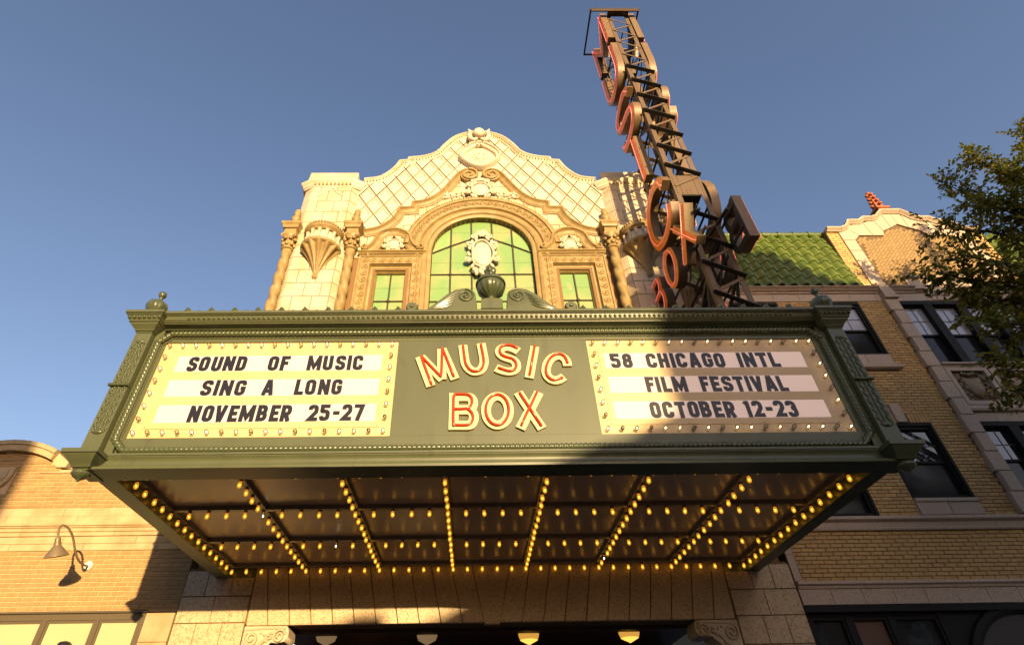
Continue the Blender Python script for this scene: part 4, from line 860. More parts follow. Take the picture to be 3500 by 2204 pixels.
for (xa, xb), (sa, sb_), txt, lab in ((BL, (-3.776, -1.144), [[('SOUND', 643, 843), ('OF', 916, 989), ('MUSIC', 1050, 1240)], [('SING', 689, 841), ('A', 896, 937), ('LONG', 1006, 1170)], [('NOVEMBER', 646, 997), ('25-27', 1052, 1244)]], 'left letter board in full sun'),
        (BR, (1.742, 4.352), [[('58', 2086, 2161), ('CHICAGO', 2209, 2478), ('INTL', 2523, 2664)], [('FILM', 2206, 2349), ('FESTIVAL', 2394, 2690)], [('OCTOBER', 2222, 2514), ('12-23', 2549, 2726)]], 'right letter board half in shade')):
    bd = obj('letter_board', MB().box(xa, xb, YP+0.018, YP+0.029, BZ[0], BZ[1]), 'yellow_enamel', mq, label=lab)
    ia, ib, iz0, iz1 = xa+0.135, xb-0.135, BZ[0]+0.125, BZ[1]-0.125
    obj('inner_frame', MB().block(ia, sa, iz0, iz1, YP+0.010, YP+0.018, 0.002), 'yellow_enamel', bd); obj('inner_frame', MB().block(sb_, ib, iz0, iz1, YP+0.010, YP+0.018, 0.002), 'yellow_enamel', bd)
    zs = [iz1]+[z for s_ in strips for z in (s_[1], s_[0])]+[iz0]
    for k in range(0, len(zs), 2): obj('rail', MB().block(sa, sb_, zs[k+1], zs[k], YP+0.0101, YP+0.018, 0.001), 'yellow_enamel', bd)
    for k, (z0, z1) in enumerate(strips):
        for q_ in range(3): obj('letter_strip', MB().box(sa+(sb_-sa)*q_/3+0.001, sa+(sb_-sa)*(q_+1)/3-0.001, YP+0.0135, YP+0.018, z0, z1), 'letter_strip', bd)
        pyr = [(1241, 1232), (1324, 1311), (1412, 1400)][k][0 if xa < 0 else 1]
        for wd, p0, p1 in txt[k]: word(wd, px(p0, pyr), px(p1, pyr), rows_z[k][0], rows_z[k][1]-rows_z[k][0], YP+0.012, bd)
    bxs = [xa+0.075+(xb-xa-0.15)*k/17 for k in range(18)]; bzs = [BZ[0]+0.055+(BZ[1]-BZ[0]-0.12)*k/7 for k in range(8)]
    pos = [(x, z) for x in bxs for z in (bzs[0], bzs[-1])]+[(x, z) for z in bzs[1:-1] for x in (bxs[0], bxs[-1])]
    for i, (x, z) in enumerate(pos):
        lit = (i*7+3) % 5 not in (0, 2)
        inst('bulb', cb if lit else cbo, bd, (x, YP-0.032, z), AX)
        # bulbs stand out from the board on their sockets
    scr = mesh_of(MB().ball((0, 0, 0), (0.006, 0.004, 0.006), 6, 4), 'muntin')
    for k in range(4):
        for z in (iz0+0.02, iz1-0.02): inst('screw', scr, bd, (ia+0.03+(ib-ia-0.06)*k/3, YP+0.009, z))
# ---- MUSIC BOX in cut-out letters with tubes (traced)
def tr(p): q = at(1300+p[0]/3.01, 1130+p[1]/3.01, YP-0.03); return (q.x, q.z)
LET = {
 'M': ([[(520, 570), (405, 268)], [(418, 272), (640, 500)], [(632, 500), (632, 190)], [(634, 190), (768, 498)]], [[(527, 555), (430, 295), (445, 292), (605, 458), (628, 450), (638, 218), (652, 218), (755, 475)]]),
 'U': ([[(848, 150), (868, 300), (880, 345), (905, 385), (945, 415), (985, 420), (1025, 410), (1052, 380), (1066, 335), (1066, 290), (1036, 132)]], [[(852, 165), (870, 300), (882, 350), (920, 405), (975, 425), (1035, 405), (1062, 350), (1062, 290), (1036, 150)]]),
 'S': ([[(1420, 212), (1370, 185), (1310, 170), (1255, 178), (1228, 205), (1235, 240), (1270, 268), (1320, 285), (1370, 305), (1398, 340), (1398, 385), (1370, 412), (1320, 420), (1260, 410), (1190, 382)]], [[(1405, 185), (1350, 160), (1290, 155), (1245, 172), (1228, 210), (1245, 250), (1290, 275), (1350, 292), (1390, 325), (1398, 375), (1370, 412), (1310, 418), (1215, 388)]]),
 'I': ([[(1590, 165), (1530, 485)]], [[(1588, 165), (1535, 460)]]),
 'C': ([[(1926, 362), (1918, 320), (1895, 285), (1855, 262), (1810, 262), (1760, 285), (1722, 335), (1705, 395), (1712, 450), (1745, 492), (1790, 510), (1835, 505), (1890, 475)]], [[(1925, 335), (1900, 280), (1860, 250), (1810, 248), (1755, 280), (1718, 340), (1703, 410), (1715, 465), (1755, 505), (1800, 512), (1870, 490)]]),
 'B': ([[(758, 642), (752, 1018)], [(758, 682), (900, 682), (940, 700), (956, 740), (945, 780), (910, 808), (758, 808)], [(758, 818), (910, 818), (950, 845), (962, 890), (950, 940), (910, 972), (752, 972)]], [[(762, 675), (775, 660), (890, 662), (930, 685), (945, 725), (935, 770), (900, 800), (860, 808), (765, 812)], [(890, 805), (935, 840), (955, 895), (940, 945), (895, 975), (775, 975), (752, 960), (755, 700), (762, 675)]]),
 'X': ([[(1418, 635), (1665, 1006)], [(1632, 635), (1440, 1006)]], [[(1432, 645), (1655, 980)], [(1610, 640), (1540, 790), (1525, 815), (1450, 978)]]),
}
for ch, (strokes, tubes) in LET.items():
    mb = MB(); W_ = 0.115
    for i, s_ in enumerate(strokes):
        pl = [tr(p) for p in (smoothline(s_, 3) if len(s_) > 2 else s_)]
        mb.stroke(pl, W_, YP-0.034-0.0006*i, YP)
    lt = obj('sign_letter', mb, 'cream_enamel', mq, smooth=30)
    for tb in tubes:
        pl = [tr(p) for p in smoothline(tb, 4)] if len(tb) > 2 else [tr(p) for p in tb]
        path = [(x, YP-0.052, z) for x, z in pl]
        path = [(pl[0][0], YP-0.036, pl[0][1])]+path+[(pl[-1][0], YP-0.036, pl[-1][1])]
        obj('neon_tube', MB().tube(path, 0.016, 7), 'red_tube', lt, smooth=70)
oc = [tr((1205+118*math.cos(t), 822+148*math.sin(t))) for t in [2*PI*k/40 for k in range(40)]]
lt = obj('sign_letter', MB().stroke(oc, 0.115, YP-0.034, YP, closed=True), 'cream_enamel', mq, smooth=30)
oc = [tr((1203+118*math.cos(t), 818+157*math.sin(t))) for t in [2*PI*k/40 for k in range(40)]]
obj('neon_tube', MB().tube([(x, YP-0.052, z) for x, z in oc], 0.016, 7, closed=True), 'red_tube', lt, smooth=70)
# ------------------------------------------------------------------ vertical sign on its lattice tower
vs = thing('vertical_sign', 'tall lattice tower sign with orange faced neon letters rising behind the marquee', 'sign', (4.97, 8.3, 6.5))
LX0, LX1, LY0, LY1 = 4.62, 5.31, 7.70, 8.95; ZT, ZB = 21.3, 6.55
for x, sx in ((LX0, 1), (LX1, -1)):
    for y, sy in ((LY0, 1), (LY1, -1)):
        mb = MB(); mb.box(min(x, x+sx*0.115), max(x, x+sx*0.115), min(y, y+sy*0.012), max(y, y+sy*0.012), ZB, ZT); mb.box(min(x, x+sx*0.012), max(x, x+sx*0.012), min(y+sy*0.012, y+sy*0.115), max(y+sy*0.012, y+sy*0.115), ZB, ZT)
        obj('leg', mb, 'steel', vs)
def face_x(y, out, mat_l):
    # front / back bracing: dark angle down to the right, light flat back to the left
    z = 12.815; k = 0
    nodes = [12.815-0.8176*j for j in range(8, 0, -1)]+[12.815+0.8176*j for j in range(0, 11)]
    for z in nodes:
        if z < ZB+0.5 or 11.5 < z < 12.6: continue
        if z > ZT-0.3: continue
        top = z > 17.8
        a = (LX0+0.03, y+out*0.02, z); b = (LX1-0.03, y+out*0.02, z-0.43)
        if top: obj('brace', MB().bar(a, b, 0.012, 0.05, (0, 0, 1)), mat_l, vs)
        else: obj('brace', MB().bar((a[0]-0.06, y+out*0.05, z), (b[0]+0.06, y+out*0.05, z-0.43), 0.11, 0.014, (0, 0, 1)), 'steel_dark' if out < 0 else mat_l, vs)  # front angles use dark steel so their underside reads as shaded
        if z-0.8 > ZB: obj('brace', MB().bar((LX1-0.05, y+out*0.012, z-0.45), (LX0+0.05, y+out*0.012, z-0.79), 0.012, 0.065, (0, 0, 1)), mat_l, vs)
face_x(LY0, -1, 'steel'); face_x(LY1, 1, 'steel')
for x, o in ((LX0, -1), (LX1, 1)):
    z = 7.2; flip = 0
    while z < ZT-1.0:
        a, b = (LY0+0.06, LY1-0.06) if flip else (LY1-0.06, LY0+0.06)
        obj('brace', MB().bar((x-o*0.02, a, z), (x-o*0.02, b, z+1.05), 0.012, 0.06, (0, 0, 1)), 'steel', vs); obj('brace', MB().bar((x-o*0.035, LY0+0.06, z), (x-o*0.035, LY1-0.06, z), 0.05, 0.012, (0, 0, 1)), 'steel_dark', vs)
        z += 1.05; flip ^= 1
gp = obj('gusset_plate', MB().box(LX0+0.115, LX1-0.115, LY0+0.003, LY0+0.015, 11.72, 12.42), 'steel', vs)
obj('gusset_ledge', MB().box(LX0+0.115, LX1-0.115, LY0+0.016, LY1-0.02, 11.70, 11.72), 'steel_dark', gp)
rv = mesh_of(MB().ball((0, 0, 0), (0.016, 0.012, 0.016), 8, 4), 'steel')
for k in range(8):
    for x in (LX0+0.05, LX0+0.17, LX1-0.17, LX1-0.05): inst('rivet', rv, gp, (x, LY0-0.002, 11.78+k*0.085))
for x in (4.90, 4.98): 
    for z in (11.78, 11.865): inst('rivet', rv, gp, (x, LY0, z))
# top frame of dark pipes
fr = obj('top_rail', MB().box(4.03, 5.64, 7.46, 7.52, 21.22, 21.32), 'steel_dark', vs)
obj('top_angle', MB().box(4.05, 5.62, 7.47, 7.51, 21.14, 21.215), 'steel', fr)
for x in (4.05, 5.62): obj('side_rail', MB().box(x-0.025, x+0.025, 7.52, 8.93, 21.23, 21.28), 'steel_dark', fr)
obj('side_rail', MB().box(4.03, 5.64, 8.93, 8.98, 21.23, 21.28), 'steel_dark', fr)
obj('top_tie', MB().box(LX0, LX1, 7.52, LY0, 21.235, 21.275), 'steel', fr); obj('top_tie', MB().box(LX0, LX1, LY1, 8.93, 21.235, 21.275), 'steel', fr)
# letters: strokes in the (Y, Z) plane, given as (across, up) with 0..1 across reading direction
SG = {'M': ([[(0.12, 0), (0.12, 1)], [(0.88, 0), (0.88, 1)], [(0.12, 0.93), (0.5, 0.25), (0.88, 0.93)]], 0.17),
 'U': ([rpoly([(0.12, 1), (0.12, 0.1), (0.88, 0.1), (0.88, 1)], 0.36, n=8)], 0.17),
 'S': ([smoothline([(0.88, 0.76), (0.80, 0.88), (0.5, 0.93), (0.20, 0.87), (0.12, 0.74), (0.22, 0.60), (0.5, 0.52), (0.78, 0.43), (0.88, 0.28), (0.78, 0.12), (0.5, 0.07), (0.20, 0.13), (0.12, 0.26)], 4)], 0.17),
 'I': ([[(0.5, 0), (0.5, 1)]], 0.17), 'C': ([smoothline([(0.90, 0.70), (0.82, 0.86), (0.55, 0.94), (0.26, 0.86), (0.12, 0.65), (0.10, 0.5), (0.12, 0.35), (0.26, 0.14), (0.55, 0.06), (0.82, 0.14), (0.90, 0.30)], 4)], 0.17),
 'B': ([[(0.14, 0), (0.14, 1)], rpoly([(0.14, 0.92), (0.78, 0.92), (0.78, 0.54), (0.14, 0.54)], 0.22, n=6), rpoly([(0.14, 0.53), (0.86, 0.53), (0.86, 0.08), (0.14, 0.08)], 0.24, n=6)], 0.20),
 'O': ([[(0.5+0.39*math.cos(t), 0.5+0.42*math.sin(t)) for t in [2*PI*k/32 for k in range(32)]]], 0.20), 'X': ([[(0.1, 0), (0.9, 1)], [(0.9, 0), (0.1, 1)]], 0.20)}
def sign_letter(ch, side, yl, yr, zb, zt, depth=0.19):
    """side -1 faces -X, reading runs from the building (large Y) to the street; +1 the other way"""
    xf = LX0-depth-0.03 if side < 0 else LX1+depth+0.03; xb = LX0-0.03 if side < 0 else LX1+0.03
    st, w = SG[ch]; W = abs(yr-yl); w = w*W if ch != 'I' else 0.26
    fm = lambda p: (yl+(yr-yl)*p[0], zb+(zt-zb)*p[1])
    def build(y0, y1, ww, mi_name, i):
        m = MB(); closed = ch == 'O'
        m.stroke([fm(p) for p in st[i]], ww, y0, y1, closed)
        m.v = [(p[1], p[0], p[2]) for p in m.v]; return m
    can = MB(); face = MB()
    for i in range(len(st)):
        e = 0.0015*i
        m = build(min(xf, xb)+(0 if side < 0 else -e), max(xf, xb)+(0 if side < 0 else e), w, '', i); o = len(can.v); can.v += m.v; can.f += [[q+o for q in f] for f in m.f]; can.m += m.m
        a, b = (xf-0.004-e, xf+0.001) if side < 0 else (xf-0.001, xf+0.004+e)
        m = build(a, b, w*0.93, '', i); o = len(face.v); face.v += m.v; face.f += [[q+o for q in f] for f in m.f]; face.m += m.m
    # back sheet
    for i in range(len(st)):
        a, b = (xb-0.001, xb+0.003+0.0015*i) if side < 0 else (xb-0.003-0.0015*i, xb+0.001)
        m = build(a, b, w*0.98, '', i); o = len(can.v); can.v += m.v; can.f += [[q+o for q in f] for f in m.f]; can.m += [1]*len(m.f)
    L_ = obj('sign_letter', can, ['sign_metal', 'sign_dark'], vs, smooth=40)
    obj('letter_face', face, 'sign_orange', L_, smooth=30)
    sx = xf-0.05 if side < 0 else xf+0.05
    for i in range(len(st)):
        pl = [fm(p) for p in st[i]]; closed = ch == 'O'
        path = [(sx, y, z) for y, z in pl]
        if not closed: path = [(xf, pl[0][0], pl[0][1])]+path+[(xf, pl[-1][0], pl[-1][1])]
        obj('neon_tube', MB().tube(path, 0.010, 6, closed=closed), 'neon_tube', L_, smooth=70)
    # standoff back to the tower
    return L_
V = [('M', 19.62, 21.42), ('U', 17.42, 19.25), ('S', 15.05, 16.90), ('I', 13.22, 14.95), ('C', 10.92, 12.66)]
for ch, z0, z1 in V:
    sign_letter(ch, -1, 9.12, 7.62, z0, z1); sign_letter(ch, 1, 7.62, 9.12, z0, z1)
for ch, ya, yb in (('B', 9.82, 9.16), ('O', 8.92, 8.20), ('X', 8.02, 7.18)): sign_letter(ch, -1, ya, yb, 9.72, 10.82)
for ch, ya, yb in (('B', 7.02, 7.72), ('O', 8.0, 8.72), ('X', 8.95, 9.8)): sign_letter(ch, 1, ya, yb, 9.60, 10.82)
# arms and struts carrying the letters at the foot
for z in (9.95, 10.6):
    for x in (LX0-0.02, LX1+0.02): obj('letter_rail', MB().box(x-0.012, x+0.012, 7.1, 9.86, z-0.03, z+0.03), 'steel_dark', vs)
for x in (LX0+0.06, LX1-0.06):
    obj('strut', MB().bar((x, LY0+0.05, 9.3), (x, 9.84, 8.3), 0.05, 0.07), 'steel_dark', vs); obj('strut', MB().bar((x, LY1, 8.6), (x, 9.84, 10.3), 0.05, 0.07), 'steel_dark', vs)
    obj('strut', MB().bar((x, LY0+0.05, 9.4), (x, LY1, 7.2), 0.05, 0.05), 'steel_dark', vs); obj('strut', MB().bar((x, LY1-0.1, 11.0), (x, LY0-0.5, 10.6), 0.05, 0.05), 'steel_dark', vs)
    obj('foot_plate', MB().box(x-0.1, x+0.1, LY0-0.06, LY0+0.16, 6.528, 6.56), 'steel', vs); obj('foot_plate', MB().box(x-0.1, x+0.1, LY1-0.16, LY1+0.06, 6.528, 6.56), 'steel', vs)
for z in (14.3, 16.0, 18.4, 20.2): obj('strut', MB().bar(((LX0+LX1)/2, LY1, z), ((LX0+LX1)/2, LY1-1.2, z-0.02), 0.03, 0.03), 'steel_dark', vs)
mb = MB(); mb.tube(smoothline([(4.75, 8.9, 8.2), (4.8, 9.3, 8.0), (5.0, 9.5, 7.9), (5.3, 9.4, 8.05), (5.6, 9.2, 8.1)], 5), 0.018, 6); obj('cable', mb, 'steel_dark', vs)
# ------------------------------------------------------------------ brick fronts
def wall_mesh(x0, x1, z0, z1, holes, ya, yb):
    xs = sorted({x0, x1, *[min(max(v, x0), x1) for h in holes for v in h[:2]]}); zs = sorted({z0, z1, *[min(max(v, z0), z1) for h in holes for v in h[2:]]}); mb = MB()
    for a, b in zip(xs, xs[1:]):
        run = None
        for c, d in zip(zs, zs[1:]):
            solid = not any(h[0] < (a+b)/2 < h[1] and h[2] < (c+d)/2 < h[3] for h in holes)
            if solid: run = (run[0], d) if run else (c, d)
            if (not solid or d == zs[-1]) and run: mb.box(a, b, ya, yb, *run); run = None
    return mb
BWID, BHGT = 0.214, 0.0697
_bm = {}
def brick_field(parent, fields, matn, yf, seed, quota=300, keep=None, gap=0.005):
    """fields: (x0,x1,z0,z1,holes[,shape]) -> nearest bricks are single parts, the rest one joined part"""
    rnd = random.Random(seed); lst = []
    for fdef in fields:
        x0, x1, z0, z1, holes = fdef[:5]; shp = fdef[5] if len(fdef) > 5 else None
        nrow = int(round((z1-z0)/BHGT)); hh = (z1-z0)/nrow
        for r in range(nrow):
            za = z0+r*hh; zm = za+hh/2; iv = [(x0, x1)]
            for h in holes:
                if h[2] < zm < h[3]:
                    nv = []
                    for a, b in iv:
                        if h[1] <= a or h[0] >= b: nv.append((a, b)); continue
                        if h[0] > a: nv.append((a, h[0]))
                        if h[1] < b: nv.append((h[1], b))
                    iv = nv
            off = (r % 2)*BWID/2
            for a, b in iv:
                k = math.floor((a-off)/BWID)
                while k*BWID+off < b:
                    p, q = max(a, k*BWID+off)+gap, min(b, (k+1)*BWID+off)-gap; k += 1
                    if q-p < 0.03: continue
                    if shp and not (inside(shp, p, zm+hh*0.4) and inside(shp, q, zm+hh*0.4)): continue
                    lst.append((p, q, za+gap, za+hh-gap))
    near = lambda b: (b[0]**2+yf**2+(b[2]-1.6)**2)
    vis = sorted(lst, key=keep or near); rest = MB()
    for i, (p, q, a, b) in enumerate(vis):
        dy = rnd.uniform(-0.002, 0.002)
        if i < quota:
            key = (matn, round((q-p)/0.004), round((b-a)/0.002)); w, h = q-p, b-a
            if key not in _bm: _bm[key] = mesh_of(MB().block(-w/2, w/2, -h/2, h/2, 0, 0.03, 0.004), matn)
            inst('brick', _bm[key], parent, ((p+q)/2, yf+dy, (a+b)/2))
        else: rest.block(p, q, a, b, yf+dy, yf+0.03, 0.004)
    if rest.v: obj('brickwork', rest, matn, parent, kind='stuff')
def sash_window(parent, x0, x1, z0, z1, yf, cols=3, up='window_glass', glass2='screen_glass', deep=0.10, split=0.5, rowsn=2):
    w = obj('window', wall_mesh(x0, x1, z0, z1, [(x0+0.09, x1-0.09, z0+0.08, z1-0.13)], yf+deep-0.06, yf+deep+0.03), 'dark_frame', parent)
    obj('outer_frame', wall_mesh(x0, x1, z0, z1, [(x0+0.045, x1-0.045, z0+0.03, z1-0.06)], yf+deep-0.095, yf+deep-0.061), 'dark_frame', w)
    zm = z0+0.08+(z1-z0-0.21)*split; a, b = x0+0.092, x1-0.092
    obj('upper_pane', MB().box(a, b, yf+deep, yf+deep+0.012, zm, z1-0.132), up, w)
    obj('lower_pane', MB().box(a, b, yf+deep+0.026, yf+deep+0.036, z0+0.082, zm), glass2, w)
    obj('meeting_rail', MB().box(a, b, yf+deep-0.012, yf+deep+0.025, zm-0.03, zm+0.02), 'dark_frame', w)
    for k in range(1, cols): obj('muntin', MB().box(a+(b-a)*k/cols-0.009, a+(b-a)*k/cols+0.009, yf+deep-0.008, yf+deep-0.0005, zm+0.02, z1-0.132), 'muntin_grey', w)
    for k in range(1, rowsn):
        z = zm+(z1-0.132-zm)*k/rowsn; obj('muntin', MB().box(a, b, yf+deep-0.0085, yf+deep-0.0008, z-0.009, z+0.009), 'muntin_grey', w)
    return w
mat('screen_glass', (0.016, 0.017, 0.018), 0.12, spec=0.3); mat('muntin_grey', (0.10, 0.10, 0.11), 0.5)

# ---- left: low tan brick shop
lb = thing('tan_brick_shop', 'low tan brick shop with arched stone parapet left of the theatre', 'shop', (-8, YF, 0))
LW = [(-8.42, -7.64), (-7.58, -6.81), (-6.75, -5.98), (-5.92, -5.28)]
obj('wall', MB().box(-13, -4.735, YF+0.008, YF+6, 3.86, 4.82), 'pale_mortar', lb)
obj('wall', MB().box(-13, -4.735, YF+0.3, YF+6, 0, 3.86), 'pale_mortar', lb, label='wall behind the shop window')
obj('wall', MB().box(-13, -4.735, YF+0.008, YF+6, 4.82, 6.30), 'pale_mortar', lb)
arcp = arc(-8.75, 4.81, 2.0, 62, 118, 20)
obj('parapet', MB().prism([(-7.70, 6.29), (-7.72, 6.48)]+arcp+[(-9.78, 6.48), (-9.80, 6.29)], YF+0.008, YF+0.5), 'pale_mortar', lb)
shp = [(-13, 5.5), (-4.7, 5.5), (-4.7, 6.3), (-7.66, 6.3), (-7.74, 6.5)]+arc(-8.75, 4.81, 1.97, 62, 118, 20)+[(-9.76, 6.5), (-9.84, 6.3), (-13, 6.3)]
brick_field(lb, [(-10.2, -4.742, 3.88, 4.81, []), (-10.6, -4.742, 5.565, 6.76, [(-8.55-0.55, -8.50, 5.85, 6.36)], shp)], 'tan_brick', YF-0.004, 11, gap=0.0065, keep=lambda b: abs(b[0]+6.2)+2*abs(b[2]-4.6))
for z0, z1, pr_, stag in ((5.41, 5.56, 0.012, 0.0), (5.265, 5.405, 0.03, 0.3), (4.935, 5.055, 0.012, 0.2), (4.815, 4.928, 0.02, 0.6)):
    x = -11+stag
    while x < -4.75:
        b = min(x+1.25, -4.742); obj('stone', MB().block(x+0.003, b-0.003, z0, z1, YF-pr_, YF+0.05, 0.005), 'limestone', lb); x = b
        if b >= -4.75: break
x = -11
while x < -4.75:
    b = min(x+1.6, -4.742)
    obj('cornice_stone', MB().sweep([(x+0.003, 5.06), (b-0.003, 5.06)], [(0.20, -0.04), (0.20, 0.11), (0.155, 0.11), (0.15, 0.085), (0.135, 0.085), (0.12, 0.06), (0.07, 0.055), (0.06, 0.035), (0.0, 0.03), (0.0, -0.04)], YF), 'limestone', lb, smooth=30); x = b
# arched coping
cpp = [(0.0, -0.5), (0.0, 0.10), (0.09, 0.12), (0.10, 0.12), (0.115, 0.15), (0.19, 0.15), (0.20, 0.12), (0.20, -0.5)]
ap = arc(-8.75, 4.81, 1.86, 63, 117, 12)
for mb in sweep_cut(ap[::-1], cpp, YF, [0, 3, 6, 9, 12], 0.003): obj('coping_stone', mb, 'limestone', lb)
for s in (-1, 1):
    q = lambda x: x if s > 0 else -17.5-x
    obj('coping_stone', MB().prism([(q(-7.90), 6.47), (q(-7.84), 6.62), (q(-7.58), 6.43), (q(-7.60), 6.33), (q(-7.78), 6.33)], YF-0.05, YF+0.4, 0.008), 'limestone', lb)
obj('coping_stone', MB().box(-7.5, -4.742, YF-0.03, YF+0.5, 6.30, 6.38), 'limestone', lb); obj('coping_stone', MB().box(-13, -10.0, YF-0.03, YF+0.5, 6.30, 6.38), 'limestone', lb)
obj('string_line', MB().box(-8.05, -4.742, YF-0.02, YF+0.01, 6.235, 6.262), 'limestone', lb)
obj('carved_shield', MB().prism([(-9.06, 6.35), (-8.52, 6.35), (-8.53, 6.10), (-8.62, 5.97), (-8.79, 5.88), (-8.96, 5.97), (-9.05, 6.10)], YF-0.05, YF+0.03, 0.02).prism([(-8.98, 6.29), (-8.79, 6.22), (-8.60, 6.29), (-8.60, 6.12), (-8.79, 5.97), (-8.98, 6.12)], YF-0.075, YF, 0.015), 'limestone', lb)
# shop window
obj('steel_lintel', MB().box(-9.3, -5.19, YF-0.01, YF+0.28, 3.845, 3.875), 'shop_frame', lb)
sw = obj('shop_window', wall_mesh(-9.3, -5.195, 0.9, 3.843, [(a, b, 1.0, 3.75) for a, b in LW], YF+0.03, YF+0.10), 'shop_frame', lb)
for a, b in LW:
    obj('sash', wall_mesh(a, b, 1.0, 3.75, [(a+0.04, b-0.04, 1.04, 3.71)], YF+0.045, YF+0.085), 'shop_frame', sw)
    obj('pane', MB().box(a+0.04, b-0.04, YF+0.06, YF+0.07, 1.04, 3.71), 'shop_glass', sw)
for z0, z1 in ((3.42, 3.83), (3.0, 3.415), (2.58, 2.995), (2.16, 2.575), (1.74, 2.155), (1.32, 1.735), (0.9, 1.315), (0.14, 0.895)): obj('stone', MB().block(-5.19, -4.742, z0, z1, YF-0.015, YF+0.3, 0.006), 'limestone', lb)
obj('window_sign', MB().tube([(at(*p, YF+0.02)) for p in ((200, 2204), (206, 2199), (222, 2197), (232, 2200), (238, 2206))], 0.035, 6), 'black_letter', sw)
obj('stall_riser', MB().box(-9.3, -5.195, YF, YF+0.25, 0.14, 0.9), 'shop_frame', lb)
# ---- gooseneck lamp
gl = thing('gooseneck_lamp', 'curved gooseneck wall lamp with conical metal shade above the shop window', 'lamp', (-6.435, YF-0.01, 4.56))
obj('wall_plate', MB().lathe([(0.075, 0.0), (0.075, 0.02), (0.06, 0.035), (0.03, 0.045)], (-6.435, YF-0.004, 4.562), 24, axis=Matrix.Rotation(PI/2, 3, 'X')), 'lamp_white', gl)
def c8(x, y, Y): return at(x/2.154, 1500+y/2.154, Y)
gp_ = [c8(646, 934, 9.80), c8(610, 922, 9.62), c8(575, 885, 9.45), c8(553, 820, 9.30), c8(540, 735, 9.17), c8(520, 680, 9.06), c8(493, 645, 8.98), c8(463, 633, 8.92), c8(440, 650, 8.88), c8(429, 690, 8.86), c8(427, 728, 8.86)]
obj('arm', MB().tube(smoothline(gp_, 4), 0.017, 8), 'lamp_metal', gl, smooth=70)
e = gp_[-1]; rot = Matrix.Rotation(R(-9), 3, 'Y') @ Matrix.Rotation(R(20), 3, 'X')
obj('shade', MB().lathe([(0.0, 0.015), (0.03, 0.012), (0.04, 0.0), (0.042, -0.065), (0.05, -0.07), (0.05, -0.105), (0.056, -0.112), (0.165, -0.262), (0.168, -0.272), (0.158, -0.265), (0.05, -0.12), (0.0, -0.115)], e, 28, axis=rot, cap=False), 'lamp_metal', gl, smooth=50)

# ---- right: yellow brick apartment house
rb = thing('yellow_brick_house', 'yellow brick apartment house with stone piers, green tiled roof and curved gable', 'apartment house', (10, YF, 0))
GX = 11.6; XR = 15.6
holes = [(8.08, 9.255, 5.56, 7.125), (6.15, 7.33, 5.24, 7.0), (8.08, 9.255, 8.83, 10.375), (6.15, 7.30, 8.83, 10.375), (10.17, 13.03, 5.6, 7.13), (10.17, 13.03, 8.53, 10.38), (13.9, 15.0, 5.56, 7.125), (13.9, 15.0, 8.83, 10.375)]
obj('wall', wall_mesh(5.37, XR, 4.05, 10.64, holes, YF+0.012, YF+0.5), 'dark_mortar', rb)
obj('wall', MB().box(5.37, XR, YF+0.5, YF+8, 4.05, 10.64), 'dark_mortar', rb)
stone_h = [(8.08, 9.255, 5.24, 5.58), (8.06, 9.26, 8.40, 8.85), (9.87, 10.17, 5.2, 10.5), (13.03, 13.33, 5.2, 10.5), (10.17, 13.03, 5.2, 10.5), (8.58, 8.80, 7.13, 7.56), (8.08, 9.255, 7.12, 7.34), (6.13, 7.33, 8.40, 8.85)]
brick_field(rb, [(5.51, XR, 4.165, 4.985, []), (5.51, XR, 5.25, 10.40, holes+stone_h)], 'yellow_brick', YF-0.003, 5, keep=lambda b: abs(b[0]-7.6)*0.6+abs(b[2]-4.6) if b[2] < 5 else 1+abs(b[0]-9.3)+0.5*abs(b[2]-7.5))
# soldier course over the lower window
k = 0; x = 8.085
while x < 9.25:
    if not 8.54 < x < 8.80: obj('soldier_brick', MB().block(x+0.004, x+0.064, 7.135, 7.335, YF-0.004, YF+0.03, 0.004), 'yellow_brick', rb)
    x += 0.0696
obj('key_stone', MB().block(8.585, 8.795, 7.14, 7.555, YF-0.03, YF+0.05, 0.008), 'pink_terracotta', rb)
obj('key_stone', MB().block(6.62, 6.84, 7.02, 7.42, YF-0.03, YF+0.05, 0.008), 'pink_terracotta', rb)
for x0 in (8.08, 6.14):
    for a, b in ((x0, x0+0.59), (x0+0.59, x0+1.165)):
        obj('sill_panel', MB().block(a+0.003, b-0.003, 8.53, 8.825, YF-0.03, YF+0.05, 0.01), 'pink_terracotta', rb)
    obj('sill', MB().rect_loft([(8.42, x0-0.06, x0+1.24, YF-0.05, YF+0.05), (8.45, x0-0.08, x0+1.25, YF-0.09, YF+0.05), (8.525, x0-0.08, x0+1.25, YF-0.09, YF+0.05)]), 'pink_terracotta', rb)
for a, b in ((8.08, 8.66), (8.66, 9.255)):
    obj('sill_panel', MB().block(a+0.003, b-0.003, 5.255, 5.49, YF-0.03, YF+0.05, 0.01), 'pink_terracotta', rb); obj('sill', MB().block(a+0.003, b-0.003, 5.49, 5.56, YF-0.055, YF+0.05, 0.01), 'pink_terracotta', rb)
# toothed stone piers
for px0, px1 in ((9.88, 10.16), (13.04, 13.32)):
    zz = [5.25]; i = 0
    while zz[-1] < 10.38: zz.append(min(10.40, zz[-1]+0.4))
    for z0, z1 in zip(zz, zz[1:]):
        d = (-0.03, 0.02)[i % 2] if px0 < GX else 0; d2 = (0.03, -0.02)[i % 2] if px0 > GX else 0; i += 1
        obj('pier_stone', MB().prism([(px0+d, z0+0.004), (px1+d2, z0+0.004), (px1+d2, z1-0.004), (px0+d, z1-0.004)], YF-0.10, YF+0.05, 0.012), 'pink_terracotta', rb)
